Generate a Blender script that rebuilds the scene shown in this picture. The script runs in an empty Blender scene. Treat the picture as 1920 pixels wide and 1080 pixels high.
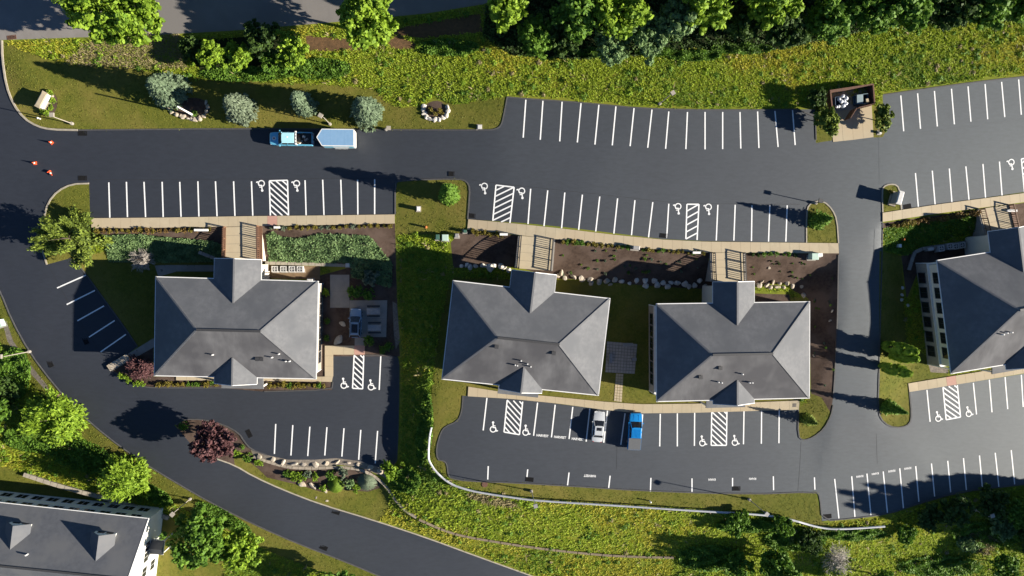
import bpy, bmesh, math, random
import numpy as np
from mathutils import Vector, Matrix, geometry
random.seed(7); RNG = np.random.default_rng(7)
SC = bpy.context.scene
COL = SC.collection
R = math.radians
# ------------------------------------------------------------------ camera, sky, sun, exposure
F, A = 1300.0, 110.0            # focal length in photo pixels, height over datum in metres
NX, NY = 875.0, 500.0           # photo pixel straight below the camera
nc = Vector(((NX - 960) / F, (540 - NY) / F, -1)).normalized()
QC = nc.rotation_difference(Vector((0, 0, -1)))
cam = bpy.data.cameras.new('camera'); camo = bpy.data.objects.new('camera', cam); COL.objects.link(camo)
cam.sensor_width = 36; cam.lens = 36 * F / 1920; cam.clip_end = 6000; cam.clip_start = 1
camo.location = (0, 0, A); camo.rotation_mode = 'QUATERNION'; camo.rotation_quaternion = QC
SC.camera = camo
SUN_EL, SUN_AZ = 21.5, 12.0
world = bpy.data.worlds.new('World'); SC.world = world; world.use_nodes = True
wt = world.node_tree; bg = wt.nodes['Background']
sky = wt.nodes.new('ShaderNodeTexSky'); sky.sky_type = 'NISHITA'; sky.sun_disc = False
sky.sun_elevation = R(SUN_EL); sky.sun_rotation = R(90 + SUN_AZ)
sky.altitude = 1200; sky.air_density = 0.8; sky.dust_density = 0.0; sky.ozone_density = 4.0
wt.links.new(sky.outputs[0], bg.inputs[0]); bg.inputs[1].default_value = 0.05
sd = bpy.data.lights.new('sun', 'SUN'); sd.energy = 5.0; sd.angle = R(0.53); sd.color = (1.0, 0.92, 0.80)
so = bpy.data.objects.new('sun', sd); COL.objects.link(so)
dl = Vector((-math.cos(R(SUN_EL)) * math.cos(R(SUN_AZ)), math.cos(R(SUN_EL)) * math.sin(R(SUN_AZ)), -math.sin(R(SUN_EL))))
so.rotation_mode = 'QUATERNION'; so.rotation_quaternion = dl.to_track_quat('-Z', 'Y'); so.location = (60, -20, 60)
vs = SC.view_settings; vs.view_transform = 'Standard'; vs.look = 'None'; vs.gamma = 1; vs.exposure = 1.4
vs.use_curve_mapping = False
# ------------------------------------------------------------------ photo pixel <-> place
MR = np.array(QC.to_matrix())
def Wv(px, py, z):
    px = np.asarray(px, float); py = np.asarray(py, float); z = np.asarray(z, float)
    d = np.stack([(px - 960) / F, (540 - py) / F, -np.ones_like(px)], -1) @ MR.T
    s = (z - A) / d[..., 2]
    return np.stack([d[..., 0] * s, d[..., 1] * s, z + 0 * s], -1)
def W(px, py, z): return Vector(Wv(px, py, z))
def P(x, y, z):
    c = np.array([x, y, z - A]) @ MR
    return 960 + F * c[0] / -c[2], 540 - F * c[1] / -c[2]
XU = [-700, 0, 170, 450, 740, 876, 1000, 1320, 1572, 1655, 1920, 2600]; ZU = [2.0, 2.6, 2.8, 3.1, 3.7, 4.7, 5.5, 6.1, 6.6, 6.7, 6.7, 7.5]
XL = [800, 1130, 1400, 1540, 1650, 1720, 1920, 2600]; ZL = [2.4, 2.6, 3.0, 3.3, 3.4, 3.5, 3.6, 4]
zu = lambda x: float(np.interp(x, XU, ZU)); zl = lambda x: float(np.interp(x, XL, ZL))
U = lambda *p: [(x, y, zu(x)) for x, y in p]
L = lambda *p: [(x, y, zl(x)) for x, y in p]
BREAK = [
 U((-60, 300), (60, 330), (170, 410), (300, 408), (480, 405), (600, 404), (740, 402), (876, 411), (980, 418), (1060, 426), (1150, 437), (1240, 448), (1320, 452), (1572, 456), (1655, 399), (1760, 383), (1920, 362), (2100, 340)),
 U((172, 430), (420, 427), (490, 425), (740, 421), (876, 432), (975, 443), (1045, 450), (1150, 461), (1250, 470), (1330, 474), (1572, 476)),
 U((1655, 418), (1760, 402), (1835, 392), (1925, 380), (2100, 360)),
 U((-60, 75), (100, 244), (450, 241), (700, 243), (925, 244), (951, 182), (1200, 203), (1528, 205), (1530, 268), (1658, 256), (1655, 178), (1930, 143), (2200, 110)),
 [(-400, 78, 3.2), (0, 74, 3.3), (150, 69, 3.3), (440, 56, 3.5), (800, 24, 4.0), (960, -10, 4.3), (1000, -120, 4.5)],
 [(-400, -200, 3.6), (400, -200, 3.9), (900, -200, 4.4), (1500, -150, 6.0), (2300, -150, 8)],
 [(960, 90, 4.9), (1300, 90, 6.0), (1600, 70, 6.8), (2000, 40, 7.8)],
 # curved drive, both edges
 [(-60, 530, 1.3), (0, 545, 1.2), (55, 660, .4), (150, 775, -.5), (260, 862, -1.2), (400, 945, -1.9), (560, 1020, -2.5), (740, 1092, -3.1), (900, 1180, -3.8)],
 [(80, 425, 2.2), (86, 495, 1.7), (131, 484, 1.7), (180, 540, 1.2), (258, 650, .3), (205, 690, 0.15), (250, 722, 0), (330, 800, -.35), (400, 858, -1.0), (475, 893, -1.5), (600, 945, -2.1), (800, 1008, -2.6), (1040, 1095, -3.3), (1200, 1180, -3.8)],
 # B1 platform
 [(292, 505, .1), (470, 502, 0), (660, 503, 0), (745, 520, 0), (749, 690, 0), (746, 866, 0), (715, 876, 0), (630, 861, 0), (540, 863, 0), (500, 854, 0), (470, 843, -.1), (445, 815, -.15), (400, 790, -.2), (330, 796, -.3), (300, 735, 0), (292, 650, .05), (292, 505, .1)],
 [(420, 490, .6), (490, 489, 1.3), (660, 491, 1.3), (742, 489, 1.4)], [(200, 490, 1.2), (290, 490, .8)],
 [(474, 868, -1.3), (540, 886, -1.4), (590, 888, -1.4), (650, 884, -1.4), (690, 895, -1.6), (735, 945, -1.9), (770, 985, -2.1)],
 [(735, 885, -.1), (760, 945, -.6), (790, 978, -1.2), (860, 1010, -1.9), (1000, 1030, -1.9), (1262, 1050, -1.6)],
 [(790, 968, -.8), (860, 1000, -1.3), (1000, 1021, -1.2), (1262, 1038, -.9)],
 # bank between the two lower lots, B2/B3 platform
 L((826, 520), (815, 600), (812, 700), (806, 812), (804, 855), (820, 885), (870, 914), (1000, 936), (1170, 946), (1430, 963), (1560, 989), (1655, 984)),
 L((848, 505), (960, 508), (1040, 522), (1180, 535), (1330, 540), (1400, 545), (1500, 548)),
 L((830, 800), (868, 742), (1130, 768), (1500, 768), (1540, 800)), L((845, 897), (1200, 920), (1530, 922), (1541, 976), (1664, 964), (1800, 922), (1990, 900)),
 [(1572, 480, 6.6), (1570, 600, 6.0), (1564, 680, 5.2), (1556, 790, 3.5)], [(1653, 420, 6.7), (1650, 600, 6.1), (1648, 680, 5.3), (1646, 795, 3.6)],
 [(1690, 640, 3.7), (1680, 540, 3.9), (1712, 472, 3.7), (1850, 450, 3.5), (2100, 420, 3.6)], [(1700, 650, 3.6), (1765, 695, 3.5)], L((1705, 735), (1930, 700), (2100, 670)),
 # south slope
 [(1000, 1130, -3.3), (1300, 1100, -2.2), (1600, 1100, -1.2), (2000, 1080, 0), (2300, 1050, 1)], [(1300, 1020, .2), (1600, 1030, 1), (1900, 990, 2.2)],
 # south-west
 [(-60, 640, -.3), (40, 720, -.9), (140, 830, -1.8), (330, 950, -2.6), (480, 1030, -3.2), (640, 1100, -3.8)], [(-60, 860, -2.2), (60, 893, -2.3), (150, 920, -2.4), (320, 968, -3), (450, 1060, -3.6)],
 [(-60, 1000, -2.6), (300, 1080, -3.2), (300, 1250, -3.6)],
 [(-900, -700, 3)], [(2900, -700, 9)], [(2900, 1700, 1)], [(-900, 1700, -4)], [(-900, 500, 0)], [(2900, 500, 7)], [(900, 1700, -5)],
]
def cdt(pts, edges):
    r = geometry.delaunay_2d_cdt([Vector(p) for p in pts], edges, [], 0, 1e-4, False)
    return np.array([tuple(v) for v in r[0]]), np.array([tuple(f) for f in r[2]], int)
def build_height():
    pts, ed, zz = [], [], {}
    for b in BREAK:
        for i, (x, y, z) in enumerate(b):
            if i: ed.append((len(pts) - 1, len(pts)))
            pts.append((x, y)); zz[(round(x, 2), round(y, 2))] = z
    v, t = cdt(pts, ed)
    src = np.array(pts); sz = np.array([z for b in BREAK for _, _, z in b])
    vz = np.zeros(len(v))
    for i, (x, y) in enumerate(v):       # a crossing of two break lines takes the distance-weighted mean of its neighbours
        d = np.hypot(src[:, 0] - x, src[:, 1] - y); k = np.argsort(d)[:3]
        vz[i] = sz[k[0]] if d[k[0]] < .5 else (sz[k] / (d[k] + 1)).sum() / (1 / (d[k] + 1)).sum()
    gx = np.arange(-880, 2881, 8.0); gy = np.arange(-680, 1681, 8.0)
    X, Y = np.meshgrid(gx, gy); Z = np.full(X.shape, np.nan)
    for a, b, c in t:
        (x0, y0), (x1, y1), (x2, y2) = v[a], v[b], v[c]
        i0, i1 = np.searchsorted(gx, min(x0, x1, x2)), np.searchsorted(gx, max(x0, x1, x2), 'right')
        j0, j1 = np.searchsorted(gy, min(y0, y1, y2)), np.searchsorted(gy, max(y0, y1, y2), 'right')
        if i1 <= i0 or j1 <= j0: continue
        D = (y1 - y2) * (x0 - x2) + (x2 - x1) * (y0 - y2)
        if abs(D) < 1e-9: continue
        xs, ys = X[j0:j1, i0:i1], Y[j0:j1, i0:i1]
        l0 = ((y1 - y2) * (xs - x2) + (x2 - x1) * (ys - y2)) / D; l1 = ((y2 - y0) * (xs - x2) + (x0 - x2) * (ys - y2)) / D
        m = (l0 >= -1e-6) & (l1 >= -1e-6) & (l0 + l1 <= 1 + 1e-6)
        Z[j0:j1, i0:i1][m] = (l0 * vz[a] + l1 * vz[b] + (1 - l0 - l1) * vz[c])[m]
    Z[np.isnan(Z)] = 0
    for _ in range(2):
        Zp = np.pad(Z, 1, 'edge'); Z = (Zp[:-2, 1:-1] + Zp[2:, 1:-1] + Zp[1:-1, :-2] + Zp[1:-1, 2:] + 2 * Z) / 6
    return gx, gy, Z
HX, HY, HZ = build_height()
def Hv(px, py):
    fx = np.clip((np.asarray(px, float) - HX[0]) / 8, 0, len(HX) - 1.001); fy = np.clip((np.asarray(py, float) - HY[0]) / 8, 0, len(HY) - 1.001)
    i = fx.astype(int); j = fy.astype(int); u = fx - i; w = fy - j
    return HZ[j, i] * (1 - u) * (1 - w) + HZ[j, i + 1] * u * (1 - w) + HZ[j + 1, i] * (1 - u) * w + HZ[j + 1, i + 1] * u * w
def H(px, py): return float(Hv(px, py))
def G(px, py, dz=0.0): return W(px, py, H(px, py) + dz)
def Hw(x, y):
    z = 2.0
    for _ in range(5): z = H(*P(x, y, z))
    return z
def adir(p, q):                  # heading in the place of a direction drawn in the photo
    a, b = G(*p), G(*q); return math.atan2(b.y - a.y, b.x - a.x)
# ------------------------------------------------------------------ materials
MATS = {}
def mat(name, c1, c2=None, scale=3.0, rough=.8, bump=0, c3=None, scale3=.15, metal=0, stretch=None, bscale=None, contrast=.18, spec=.5, tone=False, transl=0, alpha=None, f3=(.42, .62)):
    if name in MATS: return MATS[name]
    m = bpy.data.materials.new(name); m.use_nodes = True; MATS[name] = m
    nt = m.node_tree; N = nt.nodes; LK = nt.links; b = N['Principled BSDF']
    b.inputs['Roughness'].default_value = rough; b.inputs['Metallic'].default_value = metal; b.inputs['Specular IOR Level'].default_value = spec
    geo = N.new('ShaderNodeNewGeometry'); pos = geo.outputs['Position']
    if stretch:
        mp = N.new('ShaderNodeMapping'); mp.inputs['Scale'].default_value = stretch[:3]
        if len(stretch) > 3: mp.inputs['Rotation'].default_value = (0, 0, stretch[3])
        LK.new(pos, mp.inputs[0]); vec = mp.outputs[0]
    else: vec = pos
    def noise(s, v, d=4, r=.6):
        n = N.new('ShaderNodeTexNoise'); n.inputs['Scale'].default_value = s; n.inputs['Detail'].default_value = d; n.inputs['Roughness'].default_value = r
        LK.new(v, n.inputs['Vector']); return n.outputs['Fac']
    def mix(f, a, bb):
        x = N.new('ShaderNodeMix'); x.data_type = 'RGBA'
        LK.new(f, x.inputs[0])
        for s, val in ((6, a), (7, bb)):
            if isinstance(val, tuple): x.inputs[s].default_value = (*val, 1)
            else: LK.new(val, x.inputs[s])
        return x.outputs[2]
    def ramp(f, a, bb):
        x = N.new('ShaderNodeMapRange'); x.inputs[1].default_value = a; x.inputs[2].default_value = bb; LK.new(f, x.inputs[0]); return x.outputs[0]
    c2 = c2 or tuple(.8 * v for v in c1)
    if tone:
        at = N.new('ShaderNodeAttribute'); at.attribute_name = 'tone'; f = at.outputs['Fac']
    else: f = ramp(noise(scale, vec), .5 - contrast, .5 + contrast)
    col = mix(f, c1, c2)
    if c3:
        col = mix(ramp(noise(scale3, pos, 3), *f3), col, c3)
    LK.new(col, b.inputs['Base Color'])
    if bump:
        bn = N.new('ShaderNodeBump'); bn.inputs['Strength'].default_value = bump; bn.inputs['Distance'].default_value = .05
        LK.new(noise(bscale or scale * 4, vec, 5, .7), bn.inputs['Height']); LK.new(bn.outputs[0], b.inputs['Normal'])
    if transl:
        out = N['Material Output']; tr = N.new('ShaderNodeBsdfTranslucent'); LK.new(col, tr.inputs[0])
        mx = N.new('ShaderNodeMixShader'); mx.inputs[0].default_value = transl
        LK.new(b.outputs[0], mx.inputs[1]); LK.new(tr.outputs[0], mx.inputs[2]); LK.new(mx.outputs[0], out.inputs[0])
    if alpha is not None: b.inputs['Alpha'].default_value = alpha
    return m
M = {}
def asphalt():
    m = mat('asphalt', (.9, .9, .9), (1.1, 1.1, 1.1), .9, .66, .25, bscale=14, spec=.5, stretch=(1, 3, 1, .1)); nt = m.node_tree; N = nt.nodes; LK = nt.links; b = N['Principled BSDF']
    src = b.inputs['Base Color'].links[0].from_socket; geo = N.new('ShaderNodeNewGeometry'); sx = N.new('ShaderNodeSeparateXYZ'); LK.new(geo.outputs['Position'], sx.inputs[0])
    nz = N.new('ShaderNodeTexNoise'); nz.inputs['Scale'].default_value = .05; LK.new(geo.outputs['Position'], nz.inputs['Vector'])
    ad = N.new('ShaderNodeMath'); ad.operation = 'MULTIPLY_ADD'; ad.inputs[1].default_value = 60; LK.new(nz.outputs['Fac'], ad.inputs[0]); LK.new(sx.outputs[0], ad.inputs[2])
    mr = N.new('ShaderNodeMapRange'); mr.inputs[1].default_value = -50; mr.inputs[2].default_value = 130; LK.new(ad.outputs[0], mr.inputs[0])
    cr = N.new('ShaderNodeValToRGB'); LK.new(mr.outputs[0], cr.inputs[0]); e = cr.color_ramp.elements       # newly sealed in the west; low-sun sheen painted in as paler tone eastward
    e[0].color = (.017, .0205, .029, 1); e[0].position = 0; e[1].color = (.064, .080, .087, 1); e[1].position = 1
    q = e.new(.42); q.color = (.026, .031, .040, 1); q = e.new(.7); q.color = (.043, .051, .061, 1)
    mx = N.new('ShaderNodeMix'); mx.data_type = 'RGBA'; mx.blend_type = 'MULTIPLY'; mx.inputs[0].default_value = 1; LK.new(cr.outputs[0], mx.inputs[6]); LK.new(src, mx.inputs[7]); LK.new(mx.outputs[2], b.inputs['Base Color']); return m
M['asphalt_new'] = M['asphalt_mid'] = M['asphalt_old_sheen'] = asphalt()
M['bed_cover'] = mat('bed_cover', (.09, .095, .10), (.08, .085, .09), 3, .7)
M['asphalt_road'] = mat('asphalt_road', (.17, .155, .14), (.20, .185, .17), .6, .8, .2, c3=(.15, .14, .13), scale3=.1)
M['kerb_dark'] = mat('kerb_dark', (.050, .050, .052), (.075, .073, .07), 2, .8, .2)
M['kerb_stone'] = mat('kerb_stone', (.36, .32, .25), (.27, .24, .19), 2, .85, .2)
M['concrete'] = mat('concrete', (.42, .355, .240), (.37, .31, .21), .9, .85, .15, c3=(.395, .32, .21), scale3=.12)
M['concrete_grey'] = mat('concrete_grey', (.30, .27, .23), (.24, .22, .19), .9, .85, .15)
M['paint'] = mat('paint', (.80, .80, .78), (.70, .70, .68), 6, .6)
M['ramp_red'] = mat('ramp_red', (.40, .22, .17), (.44, .26, .2), 4, .8)
M['lawn'] = mat('lawn', (.135, .135, .020), (.072, .088, .012), 2.2, .9, .6, c3=(.165, .140, .032), scale3=.16, bscale=9, spec=.15, contrast=.22, f3=(.40, .70))
M['meadow'] = mat('meadow', (.16, .185, .018), (.11, .145, .015), .7, .9, .4, c3=(.18, .185, .022), scale3=.12, bscale=7, spec=.15)
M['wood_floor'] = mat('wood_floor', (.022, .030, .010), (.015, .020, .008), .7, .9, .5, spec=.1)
M['mulch'] = mat('mulch', (.082, .055, .040), (.046, .030, .022), 2.6, .95, .7, c3=(.100, .070, .054), scale3=.35, bscale=12, spec=.2)
M['dry_mulch'] = mat('dry_mulch', (.15, .085, .04), (.08, .05, .025), 2.6, .95, .7, bscale=12, spec=.2)
M['gravel'] = mat('gravel', (.22, .19, .15), (.12, .10, .08), 3.5, .9, .8, bscale=14)
M['earth'] = mat('earth', (.20, .13, .07), (.13, .09, .05), 1.5, .95, .5)
M['roof'] = mat('roof', (.112, .115, .122), (.142, .145, .150), 1.6, .85, .3, c3=(.102, .106, .113), scale3=.25, bscale=8, spec=.35)
M['roof_stained'] = mat('roof_stained', (.150, .148, .150), (.070, .069, .072), .55, .88, .3, c3=(.066, .065, .069), scale3=.16, bscale=8, stretch=(1, .35, .5), contrast=.26, spec=.3)
M['roof_slate'] = mat('roof_slate', (.078, .083, .094), (.102, .107, .118), 1.6, .85, .3, c3=(.115, .117, .122), scale3=.22, bscale=8, spec=.35)
M['ridge_cap'] = mat('ridge_cap', (.165, .165, .168), (.135, .137, .14), 2, .85)
M['white_trim'] = mat('white_trim', (.74, .73, .70), (.66, .65, .62), 3, .5)
M['wall_cream'] = mat('wall_cream', (.66, .60, .49), (.60, .54, .44), .8, .85, .1)
M['wall_stone'] = mat('wall_stone', (.36, .31, .25), (.26, .22, .18), 1.2, .9, .3)
M['wall_white'] = mat('wall_white', (.74, .72, .66), (.68, .66, .60), .8, .8, .1)
M['glass'] = mat('glass', (.012, .014, .016), (.02, .022, .025), 1, .12, spec=.6)
M['door'] = mat('door', (.10, .09, .08), (.07, .06, .05), 2, .5)
M['metal_grey'] = mat('metal_grey', (.35, .34, .32), (.28, .27, .26), 4, .5, metal=.3)
M['metal_dark'] = mat('metal_dark', (.03, .03, .032), (.045, .045, .045), 6, .6)
M['grate'] = mat('grate', (.008, .008, .009), (.012, .012, .012), 6, .8, spec=.2)
M['metal_light'] = mat('metal_light', (.55, .54, .51), (.45, .44, .42), 3, .5)
M['metal_tan'] = mat('metal_tan', (.36, .32, .26), (.30, .27, .22), 3, .5)
M['galv'] = mat('galv', (.52, .53, .54), (.42, .43, .44), 2, .45, metal=.4)
M['rail_brown'] = mat('rail_brown', (.17, .085, .045), (.11, .055, .03), 3, .7)
M['rail_dark'] = mat('rail_dark', (.045, .042, .04), (.06, .055, .05), 3, .6)
M['brick_brown'] = mat('brick_brown', (.16, .075, .045), (.085, .045, .032), 5, .9, .3)
M['block'] = mat('block', (.34, .29, .22), (.22, .19, .15), 2, .9, .4)
M['boulder'] = mat('boulder', (.50, .44, .35), (.27, .23, .18), 1.8, .9, .5, c3=(.36, .30, .22), scale3=.8)
M['boulder_white'] = mat('boulder_white', (.62, .58, .51), (.40, .36, .30), 1.8, .9, .4)
M['timber'] = mat('timber', (.22, .17, .11), (.15, .12, .08), 3, .9, .3)
M['bark'] = mat('bark', (.085, .062, .045), (.05, .036, .027), 4, .95, .5)
M['twig'] = mat('twig', (.36, .31, .25), (.26, .22, .18), 3, .9)
M['tyre'] = mat('tyre', (.012, .012, .012), (.02, .02, .02), 8, .85)
M['rim'] = mat('rim', (.45, .45, .46), (.35, .35, .36), 8, .3, metal=.8)
M['paver'] = mat('paver', (.38, .35, .31), (.30, .275, .25), 1.5, .9, .2)
M['paver_joint'] = mat('paver_joint', (.15, .135, .115), (.12, .105, .09), 3, .95)
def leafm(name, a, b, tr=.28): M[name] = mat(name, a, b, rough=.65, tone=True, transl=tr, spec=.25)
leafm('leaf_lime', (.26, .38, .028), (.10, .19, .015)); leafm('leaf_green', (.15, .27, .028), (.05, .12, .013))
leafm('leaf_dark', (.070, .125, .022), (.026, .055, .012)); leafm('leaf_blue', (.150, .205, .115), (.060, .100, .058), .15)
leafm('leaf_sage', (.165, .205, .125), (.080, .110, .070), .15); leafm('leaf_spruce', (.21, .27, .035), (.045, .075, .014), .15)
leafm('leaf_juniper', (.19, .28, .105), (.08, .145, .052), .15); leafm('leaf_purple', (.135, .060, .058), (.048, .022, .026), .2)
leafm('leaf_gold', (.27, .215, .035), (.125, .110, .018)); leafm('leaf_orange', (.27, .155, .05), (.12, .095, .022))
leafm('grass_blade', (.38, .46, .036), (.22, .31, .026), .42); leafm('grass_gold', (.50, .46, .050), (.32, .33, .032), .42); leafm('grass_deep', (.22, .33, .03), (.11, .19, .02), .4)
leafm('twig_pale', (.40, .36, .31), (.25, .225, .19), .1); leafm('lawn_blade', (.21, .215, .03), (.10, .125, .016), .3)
leafm('weed_tan', (.33, .27, .14), (.18, .16, .06), .2)
# ------------------------------------------------------------------ mesh helpers
class MB:
    def __init__(s): s.v = []; s.f = []
    def add(s, v, f):
        o = len(s.v); s.v += [tuple(x) for x in v]; s.f += [tuple(i + o for i in q) for q in f]; return s
    def box(s, x0, x1, y0, y1, z0, z1, m=None):
        v = [Vector((x, y, z)) for z in (z0, z1) for x, y in ((x0, y0), (x1, y0), (x1, y1), (x0, y1))]
        if m is not None: v = [m @ p for p in v]
        return s.add(v, [(3, 2, 1, 0), (4, 5, 6, 7), (0, 1, 5, 4), (1, 2, 6, 5), (2, 3, 7, 6), (3, 0, 4, 7)])
    def bar(s, p, q, w, h=None, up=(0, 0, 1)):
        p, q = Vector(p), Vector(q); d = (q - p)
        if d.length < 1e-6: return s
        d.normalize(); u = Vector(up)
        if abs(d.dot(u)) > .98: u = Vector((1, 0, 0))
        a = d.cross(u).normalized() * w / 2; b = a.cross(d).normalized() * (h or w) / 2
        v = [c + i * a + j * b for c in (p, q) for i, j in ((-1, -1), (1, -1), (1, 1), (-1, 1))]
        return s.add(v, [(3, 2, 1, 0), (4, 5, 6, 7), (0, 1, 5, 4), (1, 2, 6, 5), (2, 3, 7, 6), (3, 0, 4, 7)])
    def tube(s, p, q, r0, r1, n=8, caps=True):
        p, q = Vector(p), Vector(q); d = (q - p).normalized(); u = Vector((0, 0, 1)) if abs(d.z) < .95 else Vector((1, 0, 0))
        a = d.cross(u).normalized(); b = d.cross(a).normalized(); o = len(s.v)
        for c, r in ((p, r0), (q, r1)):
            for k in range(n): t = 2 * math.pi * k / n; s.v.append(tuple(c + r * (math.cos(t) * a + math.sin(t) * b)))
        for k in range(n): s.f.append((o + k, o + (k + 1) % n, o + n + (k + 1) % n, o + n + k))
        if caps: s.f.append(tuple(o + k for k in range(n))[::-1]); s.f.append(tuple(o + n + k for k in range(n)))
        return s
    def lathe(s, prof, n=12, c=(0, 0, 0)):
        o = len(s.v)
        for r, z in prof:
            for k in range(n): t = 2 * math.pi * k / n; s.v.append((c[0] + r * math.cos(t), c[1] + r * math.sin(t), c[2] + z))
        for i in range(len(prof) - 1):
            for k in range(n): s.f.append((o + i * n + k, o + i * n + (k + 1) % n, o + (i + 1) * n + (k + 1) % n, o + (i + 1) * n + k))
        s.f.append(tuple(o + (len(prof) - 1) * n + k for k in range(n))); return s
    def prism(s, poly, z0, z1):            # poly: xy list anticlockwise
        n = len(poly); v = [(x, y, z0) for x, y in poly] + [(x, y, z1) for x, y in poly]
        return s.add(v, [tuple(range(n))[::-1], tuple(range(n, 2 * n))] + [(i, (i + 1) % n, n + (i + 1) % n, n + i) for i in range(n)])
    def slab(s, top, th):                   # top: 3D points anticlockwise from above, given thickness downwards
        n = len(top); v = [tuple(p) for p in top] + [(p[0], p[1], p[2] - th) for p in top]
        return s.add(v, [tuple(range(n)), tuple(range(n, 2 * n))[::-1]] + [(i, n + i, n + (i + 1) % n, (i + 1) % n) for i in range(n)])
    def loft(s, rings, caps=True, closed=True):
        n = len(rings[0]); o = len(s.v)
        for r in rings: s.v += [tuple(p) for p in r]
        for i in range(len(rings) - 1):
            for k in range(n if closed else n - 1): s.f.append((o + i * n + k, o + i * n + (k + 1) % n, o + (i + 1) * n + (k + 1) % n, o + (i + 1) * n + k))
        if caps: s.f.append(tuple(o + k for k in range(n))[::-1]); s.f.append(tuple(o + (len(rings) - 1) * n + k for k in range(n)))
        return s
    def mesh(s, name, m, smooth=False):
        me = bpy.data.meshes.new(name); me.from_pydata(s.v, [], s.f); me.validate()
        b = bmesh.new(); b.from_mesh(me); bmesh.ops.recalc_face_normals(b, faces=b.faces); b.to_mesh(me); b.free()
        if smooth:
            me.polygons.foreach_set('use_smooth', [True] * len(me.polygons)); b = bmesh.new(); b.from_mesh(me)
            for e in b.edges: e.smooth = len(e.link_faces) == 2 and e.calc_face_angle(3) < .5
            b.to_mesh(me); b.free()
        me.materials.append(M[m] if isinstance(m, str) else m); return me
def link(name, data, parent=None, loc=None, rz=0, scale=None):
    o = bpy.data.objects.new(name, data); COL.objects.link(o)
    if parent is not None: o.parent = parent
    if loc is not None: o.location = loc
    if rz: o.rotation_euler = (0, 0, rz)
    if scale is not None: o.scale = scale if not isinstance(scale, (int, float)) else (scale,) * 3
    return o
def ob(name, mb, m, parent=None, smooth=False, **k): return link(name, mb.mesh(name, m, smooth), parent, **k)
def tag(o, label, cat, group=None):
    o['label'] = label; o['category'] = cat
    if group: o['group'] = group
    return o
def thing(name, label, cat, loc, rz=0, group=None): return tag(link(name, None, None, loc, rz), label, cat, group)
def struct(o): o['kind'] = 'structure'; return o
def stuff(o, label=None, cat=None):
    o['kind'] = 'stuff'
    if label: o['label'] = label; o['category'] = cat
    return o
def copy_tree(o, parent=None):
    c = o.copy(); COL.objects.link(c)
    if parent is not None: c.parent = parent
    for ch in list(o.children): copy_tree(ch, c)
    return c
def pip(px, py, poly):
    px = np.asarray(px, float); py = np.asarray(py, float); ins = np.zeros(px.shape, bool); n = len(poly)
    for i in range(n):
        x0, y0 = poly[i]; x1, y1 = poly[i - 1]
        if y0 == y1: continue
        c = (y0 > py) != (y1 > py); ins ^= c & (px < (x1 - x0) * (py - y0) / (y1 - y0) + x0)
    return ins
def dens(pl, step=10, closed=False):
    out = []; n = len(pl)
    for i in range(n if closed else n - 1):
        a, b = pl[i], pl[(i + 1) % n]; k = max(1, int(math.hypot(b[0] - a[0], b[1] - a[1]) / step))
        out += [tuple(a[j] + (b[j] - a[j]) * t / k for j in range(len(a))) for t in range(k)]
    if not closed: out.append(tuple(pl[-1]))
    return out
def smooth_pl(pl, n=2, closed=False):
    for _ in range(n):
        q = [] if closed else [pl[0]]; m = len(pl)
        for i in range(m if closed else m - 1):
            a, b = pl[i], pl[(i + 1) % m]
            q += [tuple(.75 * a[j] + .25 * b[j] for j in range(2)), tuple(.25 * a[j] + .75 * b[j] for j in range(2))]
        if not closed: q.append(pl[-1])
        pl = q
    return pl
# ------------------------------------------------------------------ the ground, cut along the edges of lots, lawns and beds
def ell(cx, cy, rx, ry, n=18, rot=0):
    return [(cx + rx * math.cos(t) * math.cos(rot) - ry * math.sin(t) * math.sin(rot), cy + rx * math.cos(t) * math.sin(rot) + ry * math.sin(t) * math.cos(rot)) for t in [2 * math.pi * k / n for k in range(n)]]
NWK = [(4, 76), (5, 110), (12, 160), (25, 195), (45, 222), (70, 237), (95, 243), (146, 244)]
LOTN = [(146, 244), (450, 241), (700, 243), (915, 244), (930, 242), (939, 236), (943, 224), (951, 182)]
LOTN2 = [(951, 182), (985, 185), (1060, 190), (1130, 196), (1200, 203), (1300, 206), (1400, 206), (1528, 205), (1530, 262)]
LOTN3 = [(1658, 250), (1655, 178), (1760, 163), (1860, 150), (1930, 143), (2100, 120)]
CURVE_OUT = [(-260, 300), (-60, 440), (-20, 510), (0, 545), (22, 600), (55, 660), (100, 720), (150, 775), (200, 818), (260, 862), (330, 905), (400, 945), (480, 985), (560, 1020), (640, 1050), (740, 1092), (900, 1180)]
CURVE_IN = [(330, 800), (360, 835), (400, 858), (440, 872), (475, 893), (530, 918), (600, 945), (700, 975), (800, 1008), (900, 1045), (1040, 1095), (1200, 1180)]
LOTB1_S = [(745, 862), (738, 872), (715, 877), (670, 864), (630, 859), (590, 862), (540, 862), (500, 853), (470, 842), (458, 828), (448, 812), (420, 796), (380, 786), (345, 786), (330, 796)]
ISL_W = smooth_pl([(167, 344), (135, 345), (108, 358), (90, 380), (82, 410), (77, 440), (78, 465), (88, 496), (132, 484), (170, 440)], 0)
ISL_M = [(741, 402), (741, 345), (748, 338), (860, 335), (875, 340), (881, 352), (879, 385), (877, 412), (870, 440), (742, 440)]
ISL_D = smooth_pl([(1512, 456), (1512, 400), (1516, 384), (1530, 377), (1545, 378), (1560, 392), (1569, 412), (1572, 456)], 1)
ISL_E = smooth_pl([(1655, 398), (1654, 360), (1656, 350), (1668, 345), (1682, 347), (1687, 360), (1690, 393)], 1)
ISL_B3 = smooth_pl([(1497, 768), (1496, 818), (1506, 826), (1525, 820), (1545, 804), (1558, 780), (1562, 760), (1535, 742), (1521, 738)], 0)
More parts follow.
